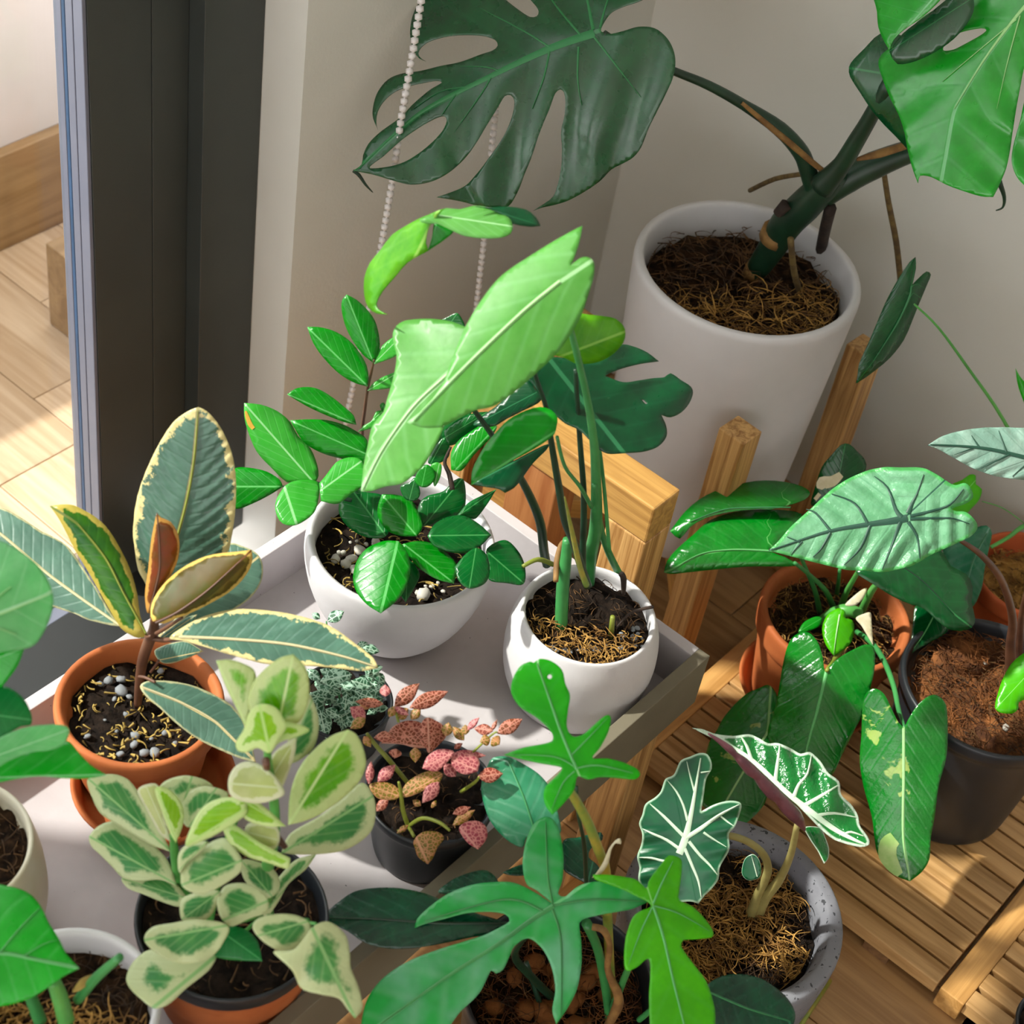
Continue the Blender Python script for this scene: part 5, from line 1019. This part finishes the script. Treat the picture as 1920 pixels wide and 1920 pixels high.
pp('1098,902* 1180,930 1280,1000 1370,1050 1452,1092* 1440,1142 1340,1112 1240,1082 1150,1012', (1445, 1110), (1102, 905), C_, -0.034, (0, -0.6, 1), fold=0.35)
pp('1210,1100 1290,1110 1370,1150 1400,1230 1350,1290 1270,1250 1215,1180', (1360, 1280), (1215, 1110), A, -0.02, (0, -0.7, .8))
pp('900,1332 920,1290 1000,1260 1100,1258 1082,1330 1042,1390 972,1416 912,1402', (1095, 1262), (915, 1395), A, -0.044, (-.1, -0.5, 1))
pp('1090,1290 1130,1230 1220,1218 1300,1250 1342,1302 1332,1362 1250,1392 1160,1432 1112,1402 1088,1342', (1330, 1310), (1120, 1400), A, -0.046, (0, -0.5, 1))
pp('1345,1290 1345,1250 1400,1180 1480,1100 1584,1068* 1532,1142 1442,1222 1390,1310 1330,1390 1310,1360', (1340, 1340), (1580, 1070), A, -0.01, (.2, -0.7, .8))
pp('722,1502 760,1440 860,1418 1000,1400 1142,1430 1112,1520 1062,1580 982,1612 880,1612 790,1572', (1130, 1430), (735, 1500), A, -0.068, (-.1, -0.35, 1), wave=0.06, label='wavy grey-centred leaf over the pot rim')
pp('633,1692 670,1610 760,1550 880,1600 1000,1600 1080,1580 1045,1650 932,1742 842,1822 770,1842 700,1792 650,1742', (1070, 1590), (770, 1838), A, -0.075, (-.1, -0.4, 1), label='lowest left leaf hanging over the pot')
pp('1055,1562 1120,1450 1200,1438 1282,1500 1312,1607* 1200,1602 1110,1592', (1110, 1460), (1310, 1603), M['lefd'], -0.055, (.1, -0.5, 1))
pp('1263,1440 1290,1395 1380,1373 1480,1378 1552,1420 1552,1490 1480,1547 1400,1552 1318,1510', (1530, 1410), (1290, 1480), A, -0.066, (.1, -0.45, 1))
pp('1370,1560 1470,1548 1560,1440 1640,1408 1722,1470 1747,1560 1752,1640 1792,1740 1812,1840 1775,1892* 1740,1850 1692,1792 1600,1772 1510,1742 1460,1650', (1560, 1440), (1770, 1885), A, -0.074, (.3, -0.6, .9), wave=0.12, label='wilted drooping leaf at the right of the pot')
for x, y, u, v, o in [(1330, 1350, 1230, 1400, -.05), (1310, 1380, 1130, 1430, -.06), (1340, 1380, 1540, 1400, -.06), (1300, 1390, 1110, 1560, -.065), (1350, 1380, 1580, 1420, -.07), (960, 1330, 910, 1370, -.04)]:
    stem(P, 'g', '%d,%d,10 %d,%d,8' % (x, y, u, v), M['stemlt'], (-0.02, o))

# ------------------------------------------------------------------ cream pot at the left edge
c = on_z(-100, 1582, 0.47)[:2]
cr = thing('potted_round_leaf_plant', 'round-leaved green plant in the cream pot cut by the left edge', 'potted plant', (c[0], c[1], 0.3497))
lathe('pot', rounded([(0, 0), (0.050, 0), (0.057, 0.005), (0.068, 0.05), (0.066, 0.09), (0.0605, 0.117), (0.0595, 0.120), (0.0565, 0.120), (0.055, 0.114), (0.056, 0.10), (0, 0.098)]), (c[0], c[1], 0.3497), M['cream'], cr)
soil(cr, c, 0.0555, 0.4555, M['soilb'], 0.004)
fibres(cr, c, 0.053, 0.457, 130, M['mossd'], seed=101, ln=0.02, hump=0.004)
P = (cr, c)
leaf(P, 'p', '-140,1060 -60,1018 0,1015 40,1035 75,1065 97,1105 99,1140 85,1180 60,1212 10,1222 -60,1232 -150,1200 -180,1130', (-160, 1180), (96, 1110), M['lef'], n=(0, -0.6, 1), o=0.01, g=7, cup=0.2, fold=0.05, label='broad pale leaf in front of the glass', veins=['-150,1175,3 -40,1165,2.5 90,1115,1', '-60,1165,1.5 20,1100,1', '-40,1165,1.2 30,1190,.8'], vmat=M['veinlt'], ref=(20, 1120))
leaf(P, 'p', '-60,1228 0,1222 46,1214* 33,1248 14,1275 4,1288* -40,1300', (-50, 1250), (44, 1216), M['lefg'], n=(0, -0.8, 0.6), o=0.0, ref=(0, 1245))
leaf(P, 'r', '-60,1310 0,1308 80,1325 165,1380 232,1460 272,1570 262,1642 180,1655 60,1720 -60,1760 -120,1600', (-100, 1550), (268, 1600), M['lefd'], n=(0, -0.5, 1), o=-0.02, g=6, fold=0.1, ref=(100, 1500))
leaf(P, 'g', '-80,560 0,490 120,440 240,424 315,426 346,445 342,482 318,522 250,552 150,562 50,602 -50,650', (-70, 600), (340, 450), M['lef'], n=(0, -0.5, 1), o=-0.045, g=6, fold=0.1, ref=(150, 500))
leaf(P, 'g', '345,508 400,570 460,630 534,676* 440,692 330,692 200,682 100,692 0,712 -100,730 -100,640 60,590 200,545 300,518', (-80, 690), (530, 674), M['lefg'], n=(0, -0.5, 1), o=-0.04, g=6, fold=0.1, ref=(250, 620))
stem(P, 'p', '-120,1580,8 -130,1400,8 -150,1190,6', M['stemgr'], (0, 0), zs=0.457)
stem(P, 'p', '-90,1580,8 -85,1500,7 -60,1460,5', M['stemgr'], (0, -0.04), zs=0.457)

# ------------------------------------------------------------------ white pot in the lower left corner
c = on_z(128, 1886, 0.47)[:2]
wh = thing('potted_heart_leaf_plant', 'plant with one big bright leaf in the white lower left corner pot', 'potted plant', (c[0], c[1], 0.3497))
lathe('pot', rounded([(0, 0), (0.048, 0), (0.052, 0.005), (0.0605, 0.112), (0.0615, 0.118), (0.0600, 0.1205), (0.0565, 0.1205), (0.0545, 0.116), (0.0545, 0.09), (0, 0.085)]), (c[0], c[1], 0.3497), M['white'], wh)
soil(wh, c, 0.054, 0.4475, M['soilb'], 0.004)
fibres(wh, c, 0.052, 0.450, 240, M['mossd'], seed=111, ln=0.02, hump=0.006)
fibres(wh, c, 0.052, 0.452, 300, M['moss'], seed=112, ln=0.018, rad=0.0008, hump=0.008, sector=lambda x, y: (x * FH[0] + y * FH[1]) < 0.15)
P = (wh, c)
leaf(P, 'g', '-120,1190 0,1224 80,1240 150,1272 202,1330 242,1410 292,1490 335,1572 398,1642* 320,1682 250,1732 170,1782 80,1816 0,1832 -120,1850 -180,1600', (-160, 1560), (394, 1640), M['lefg'], n=(0, -0.5, 1), o=-0.01, g=7, cup=0.2, fold=0.08, ref=(150, 1500), label='big bright heart-shaped leaf', veins=['-150,1560,9 50,1570,8 240,1610,5 390,1640,2', '0,1560,5 100,1440,4 200,1340,2', '120,1580,4 220,1520,3 290,1500,1'], vmat=M['veing'])
stem(P, 'g', '390,1800,26 480,1690,26 600,1585,22', M['stemgr'], (-0.01, -0.01), name='petiole', seg=10)
stem(P, 'g', '330,1900,44 300,1790,42 265,1700,34', M['stemlt'], (-0.02, -0.02), name='petiole', seg=10)
stem(P, 'g', '200,1900,36 160,1800,32 130,1720,26', M['stemgr'], (-0.015, -0.015), name='petiole', seg=10)
leaf(P, 'g', '362,1760 400,1700 440,1678 475,1672 455,1710 400,1752', (365, 1758), (470, 1676), M['straw'], n=(0, -.6, 1), o=-0.016, name='yellow_sheath')

# ------------------------------------------------------------------ grey stone pot with the arrow-head alocasia
c = on_z(1376, 1705, 0.20)[:2]
gy = thing('potted_arrowhead_alocasia', 'white-veined shield-leaved plant in the round grey stone pot on the floor', 'potted plant', (c[0], c[1], 0.0))
lathe('pot', rounded([(0, 0), (0.080, 0), (0.086, 0.006), (0.099, 0.12), (0.1035, 0.185), (0.1035, 0.196), (0.101, 0.200), (0.0905, 0.200), (0.088, 0.196), (0.0835, 0.188), (0.0825, 0.17), (0.080, 0.155), (0, 0.155)]), (c[0], c[1], 0.0005), M['greystone'], gy)
soil(gy, c, 0.0815, 0.172, M['soil'], 0.006)
fibres(gy, c, 0.079, 0.175, 1300, M['moss'], seed=121, ln=0.022, rad=0.0008, hump=0.012, sector=lambda x, y: math.sin(5 * x + 1) + math.cos(6 * y - 0.6) > -0.55, flat=0.9)
fibres(gy, c, 0.079, 0.175, 500, M['mossd'], seed=122, ln=0.022, hump=0.009, flat=0.9)
P = (gy, c); zs = 0.18
stem(P, 'j', '610,1270,28 640,1180,24 690,1060,20 670,980,19 600,920,18 500,888,17 380,900,15 300,890,14', M['stemtan'], (0, -0.03), zs=zs, seg=10)
stem(P, 'j', '640,1260,34 680,1180,28 745,1100,22 800,980,18 832,830,14', M['stemtan'], (0, -0.03), zs=zs, seg=10)
leaf(P, 'm', '1218,813 1255,825 1280,870 1285,925 1245,1000 1230,1100 1209,1234* 1290,1190 1370,1164 1440,1158 1497,1180 1482,1260 1450,1345 1408,1392 1412,1500 1372,1580 1342,1640 1332,1720 1292,1782 1232,1842 1190,1897* 1130,1882 1040,1890 930,1900 820,1830 758,1732 765,1640 748,1560 775,1480 785,1400 762,1322 785,1258 808,1180 870,1138 918,1090 950,1002 1010,972 1060,870 1130,840 1180,818', (1100, 1420), (1190, 1890), M['pol'], n=(-0.15, -0.85, 0.6), o=-0.05, cup=0.12, g=6, wave=0.06, wf=22, label='shield-shaped leaf with thick white veins', axis=False, ref=(1100, 1420),
     veins=['1050,1540,26 1090,1440,26 1130,1280,17 1165,1090,11 1205,850,4', '1110,1300,10 1080,1190,8 1030,1090,7 965,1012,2', '1160,1090,8 1130,980,6 1105,875,2', '1100,1430,13 1040,1370,12 940,1270,10 838,1178,3', '1060,1510,12 960,1440,10 860,1395,8 785,1358,2', '1020,1600,10 930,1590,9 850,1570,8 762,1566,3', '1090,1430,16 1200,1360,15 1340,1260,10 1480,1185,3', '1350,1270,7 1400,1310,6 1445,1340,2', '1225,1385,9 1290,1430,7 1390,1490,2', '1120,1450,12 1200,1550,10 1270,1620,8 1325,1690,3', '1090,1500,12 1150,1640,10 1190,1740,8 1208,1850,3', '1205,955,6 1240,950,5 1275,945,2'], vmat=M['veinw'])
l2 = leaf(P, 'j', '328,372* 380,378 430,398 520,410 600,402 655,424 690,446 740,444 790,466 850,496 890,488 942,530 982,590 1032,630 1042,690 1092,740 1122,790 1132,840 1172,900 1176,930 1140,943 1060,926 1000,902 940,852 870,780 790,700 700,620 620,545 540,482 450,422', (860, 740), (332, 373), M['pol2'], n=(-0.15, -0.5, 1), o=-0.03, cup=0.1, g=5.5, wave=0.08, wf=24, ref=(860, 740), rip=0.06, rn=5, label='upturned leaf with scalloped white edge and purple underside', axis=False, thick=0.0012,
     veins=['350,378,5 480,440,8 620,530,10 780,680,12 870,752,14 1000,850,12 1100,905,8 1160,930,3', '610,520,9 590,460,7 560,410,3', '725,630,10 735,550,8 748,450,3', '815,700,10 840,640,7 880,590,5 900,500,2', '870,740,10 940,700,8 1025,648,3', '930,790,8 1010,780,6 1115,800,2', '1060,880,6 1090,870,5 1150,890,2'], vmat=M['veinw'])
ud = stem(P, 'j', '405,398,5 455,432,12 505,470,19 535,500,16 570,533,25 610,575,30 640,600,24 675,640,32 715,682,36 745,708,28 785,752,36 820,790,34 845,822,24 868,862,5', M['purple'], (-0.045, -0.045), name='leaf_underside', parent=l2, seg=12); ud['label'] = 'glossy purple rolled underside'
leaf(P, 'j', '868,848 940,850 962,890 982,950 978,1000 960,1022* 930,962 890,902', (880, 850), (960, 1018), M['pol2'], n=(0.3, -0.6, 0.9), o=-0.035, name='leaf_lobe', parent=l2, cup=0.3, g=4.5)
leaf(P, 'j', '565,1062 580,1000 620,977 651,1010 656,1080 610,1102 580,1092', (640, 1090), (610, 980), M['pol'], n=(-0.1, -0.9, 0.5), o=0.0, veins=['640,1085,3 625,1030,3 612,985,1'], vmat=M['veinw'])

# ------------------------------------------------------------------ lobed philodendron in the front black pot
c = on_z(1050, 1850, 0.25)[:2]
fo_ = thing('potted_lobed_philodendron', 'star-lobed green plant in the husk-filled black pot at the bottom centre', 'potted plant', (c[0], c[1], 0.0))
lathe('pot', rounded([(0, 0), (0.062, 0), (0.066, 0.006), (0.078, 0.225), (0.0825, 0.228), (0.0835, 0.246), (0.081, 0.250), (0.078, 0.246), (0.075, 0.21), (0, 0.21)]), (c[0], c[1], 0.0005), M['black'], fo_)
soil(fo_, c, 0.075, 0.222, M['soilb'], 0.006)
fibres(fo_, c, 0.073, 0.226, 500, M['husk'], name='husk_fibre', seed=131, ln=0.025, hump=0.012, flat=1.0)
fibres(fo_, c, 0.073, 0.226, 200, M['mossd'], seed=132, ln=0.03, hump=0.012, flat=1.0)
rr = random.Random(31)
pebbles(fo_, [((c[0] + r_ * math.cos(a_), c[1] + r_ * math.sin(a_), 0.232), rr.uniform(0.006, 0.012)) for r_, a_ in [(rr.uniform(0.01, 0.062), rr.uniform(0, 6.28)) for _ in range(26)]], M['chip'], name='bark_chip', seed=14)
P = (fo_, c); zs = 0.228
stem(P, 'i', '1500,1800,24 1480,1400,26 1470,1140,26 1430,1020,26 1380,890,26 1300,745,24 1225,660,18', M['stemyl'], (0, -0.03), zs=zs, seg=10)
stem(P, 'i', '1490,1900,24 1470,1750,22 1430,1540,24 1370,1400,28', M['stemgr'], (0, -0.01), zs=zs, name='stem', seg=10)
stem(P, 'i', '1200,1790,24 1090,1680,22 1000,1560,20 1100,1420,18 1195,1320,14', M['stemdk'], (0, -0.05), zs=zs, seg=10)
stem(P, 'i', '1140,1850,16 1110,1750,15 1060,1600,13', M['stemdk'], (0, 0.0), zs=zs)
stem(P, 'i', '1400,1420,18 1460,1440,20 1490,1520,16 1480,1640,18 1530,1760,26 1530,1830,28 1480,1930,22', M['sheath'], (-0.02, -0.03), name='aerial_root', seg=8)
stem(P, 'i', '1370,1200,12 1360,1000,12 1330,850,10 1320,700,8', M['stemdk'], (0.0, 0.0))
stem(P, 'i', '1640,1900,16 1700,1850,16 1760,1800,14', M['stemgr'], (-0.02, -0.02))
stem(P, 'i', '1500,1850,20 1600,1600,18 1690,1400,15 1712,1320,12', M['stemgr'], (-0.01, -0.055), seg=10)
leaf(P, 'i', '1398,1168 1420,1145 1455,1090 1485,1020 1520,975 1545,966 1548,995 1522,990 1500,1020 1480,1100 1440,1150', (1405, 1165), (1540, 970), M['pale'], n=(0, -.8, .7), o=-0.035, name='dry_sheath', g=5)
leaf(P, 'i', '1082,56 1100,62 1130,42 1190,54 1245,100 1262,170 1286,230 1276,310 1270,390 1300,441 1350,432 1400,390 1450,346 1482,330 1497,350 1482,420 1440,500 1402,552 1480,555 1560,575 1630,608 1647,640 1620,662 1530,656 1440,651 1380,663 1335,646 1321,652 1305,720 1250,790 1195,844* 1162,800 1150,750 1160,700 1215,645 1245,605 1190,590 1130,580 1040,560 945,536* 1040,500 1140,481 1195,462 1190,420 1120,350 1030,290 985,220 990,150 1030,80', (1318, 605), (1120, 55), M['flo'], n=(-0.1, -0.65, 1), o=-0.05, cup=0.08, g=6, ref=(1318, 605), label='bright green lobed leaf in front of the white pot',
     veins=['1320,610,10 1240,420,9 1170,220,7 1115,65,2', '1315,600,5 1200,545,4 960,535,1', '1320,605,6 1430,590,5 1610,630,2', '1290,540,5 1370,460,4 1480,345,1', '1310,620,5 1250,680,4 1190,820,1'], vmat=M['veing'], holes=['1172,128 1182,122 1192,130 1190,142 1178,146 1170,138'])
leaf(P, 'i', '1195,1300 1160,1270 1110,1230 1062,1200 1042,1100 1060,980 1100,890 1160,854 1202,870 1232,930 1252,1050 1247,1180 1225,1250 1260,1265 1330,1210 1420,1188 1520,1198 1620,1238 1694,1290* 1600,1330 1480,1352 1370,1376 1335,1400 1342,1480 1346,1600 1322,1740 1272,1840 1215,1922* 1195,1850 1210,1740 1188,1620 1140,1530 1070,1480 1000,1520 975,1570 942,1640 905,1660 880,1645 820,1760 720,1860 640,1950 400,2010 225,1970 215,1900 250,1780 330,1680 450,1600 600,1540 760,1490 850,1460 930,1420 975,1390 955,1358 880,1344 760,1350 640,1380 560,1400 487,1426* 500,1380 560,1320 660,1250 780,1205 900,1190 1000,1194 1100,1240', (1198, 1312), (260, 1950), M['flos'], n=(-0.15, -0.5, 1), o=-0.065, cup=0.08, g=7, ref=(1198, 1312), label='largest silvery green lobed leaf', 
     veins=['1200,1312,12 1080,1390,12 900,1520,10 650,1680,8 300,1930,3', '1195,1300,7 1170,1150,5 1160,880,2', '1205,1310,7 1400,1280,5 1670,1290,2', '1195,1330,7 1240,1500,5 1240,1880,2', '1150,1340,6 950,1280,5 540,1390,2'], vmat=M['stemgr'])
leaf(P, 'j', '216,983 190,1010 142,1070 117,1110 108,1140 60,1100 0,1085 -80,1075 -150,1075* -140,1098 -80,1120 0,1150 60,1180 110,1205 130,1228 78,1250 42,1280 10,1370 0,1480 12,1537 60,1520 118,1480 126,1560 120,1650 125,1790 140,1900 250,1960 400,1930 430,1850 437,1740 420,1660 390,1580 330,1500 275,1420 284,1390 340,1386 420,1376 428,1350 390,1290 330,1230 265,1196 265,1150 276,1060 272,1000', (140, 1225), (330, 1940), M['flol'], n=(0.1, -0.6, 1), o=-0.07, cup=0.1, g=6, ref=(140, 1225), label='lime green lobed leaf in front of the grey stone pot',
     veins=['140,1225,9 190,1380,8 240,1600,7 320,1920,3', '140,1215,7 180,1120,6 235,1010,2', '145,1225,5 260,1260,4 410,1345,1', '135,1235,5 80,1350,4 20,1510,1'], vmat=M['veing'])
leaf(P, 'i', '888,552 960,545 1040,580 1130,640 1190,720 1222,830 1240,930 1200,960 1120,980 1062,960 1040,1012 960,972 880,882 842,780 830,690 858,600', (1100, 960), (900, 555), M['flom'], n=(-0.1, -0.5, 1), o=0.0, fold=0.12, g=6, label='grey-green oval leaf leaning against the pink plant', veins=['1110,950,8 1050,760,7 970,570,3'], vmat=M['veinmd'])
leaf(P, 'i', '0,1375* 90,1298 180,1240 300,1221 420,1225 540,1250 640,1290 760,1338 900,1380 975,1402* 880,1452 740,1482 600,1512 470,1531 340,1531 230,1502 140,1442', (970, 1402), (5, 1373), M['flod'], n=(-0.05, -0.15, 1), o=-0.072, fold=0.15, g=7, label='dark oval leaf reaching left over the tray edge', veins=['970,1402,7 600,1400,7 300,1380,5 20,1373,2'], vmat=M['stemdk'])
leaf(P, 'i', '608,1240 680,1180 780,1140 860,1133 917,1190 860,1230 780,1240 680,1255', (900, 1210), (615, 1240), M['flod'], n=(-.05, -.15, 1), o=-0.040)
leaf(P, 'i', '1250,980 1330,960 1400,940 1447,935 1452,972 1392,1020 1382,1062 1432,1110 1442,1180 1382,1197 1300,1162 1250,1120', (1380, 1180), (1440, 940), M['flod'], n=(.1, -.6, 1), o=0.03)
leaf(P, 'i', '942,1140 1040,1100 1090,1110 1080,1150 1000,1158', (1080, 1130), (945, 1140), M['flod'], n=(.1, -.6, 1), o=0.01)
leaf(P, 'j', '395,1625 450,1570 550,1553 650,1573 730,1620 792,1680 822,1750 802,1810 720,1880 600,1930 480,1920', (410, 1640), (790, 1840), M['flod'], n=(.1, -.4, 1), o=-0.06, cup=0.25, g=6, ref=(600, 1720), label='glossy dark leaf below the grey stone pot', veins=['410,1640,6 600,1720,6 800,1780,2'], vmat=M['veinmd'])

# small thing cut off in the lower right corner
c = on_z(1990, 1930, 0.09)[:2]
kp = thing('small_nursery_pot', 'small black nursery pot cut off by the lower right corner', 'pot', (c[0], c[1], 0.0305))
lathe('pot', rounded([(0, 0), (0.034, 0), (0.037, 0.004), (0.043, 0.055), (0.045, 0.0575), (0.043, 0.06), (0.040, 0.056), (0.039, 0.045), (0, 0.045)]), (c[0], c[1], 0.0305), M['black'], kp)
soil(kp, c, 0.038, 0.0785, M['soil'], 0.002)
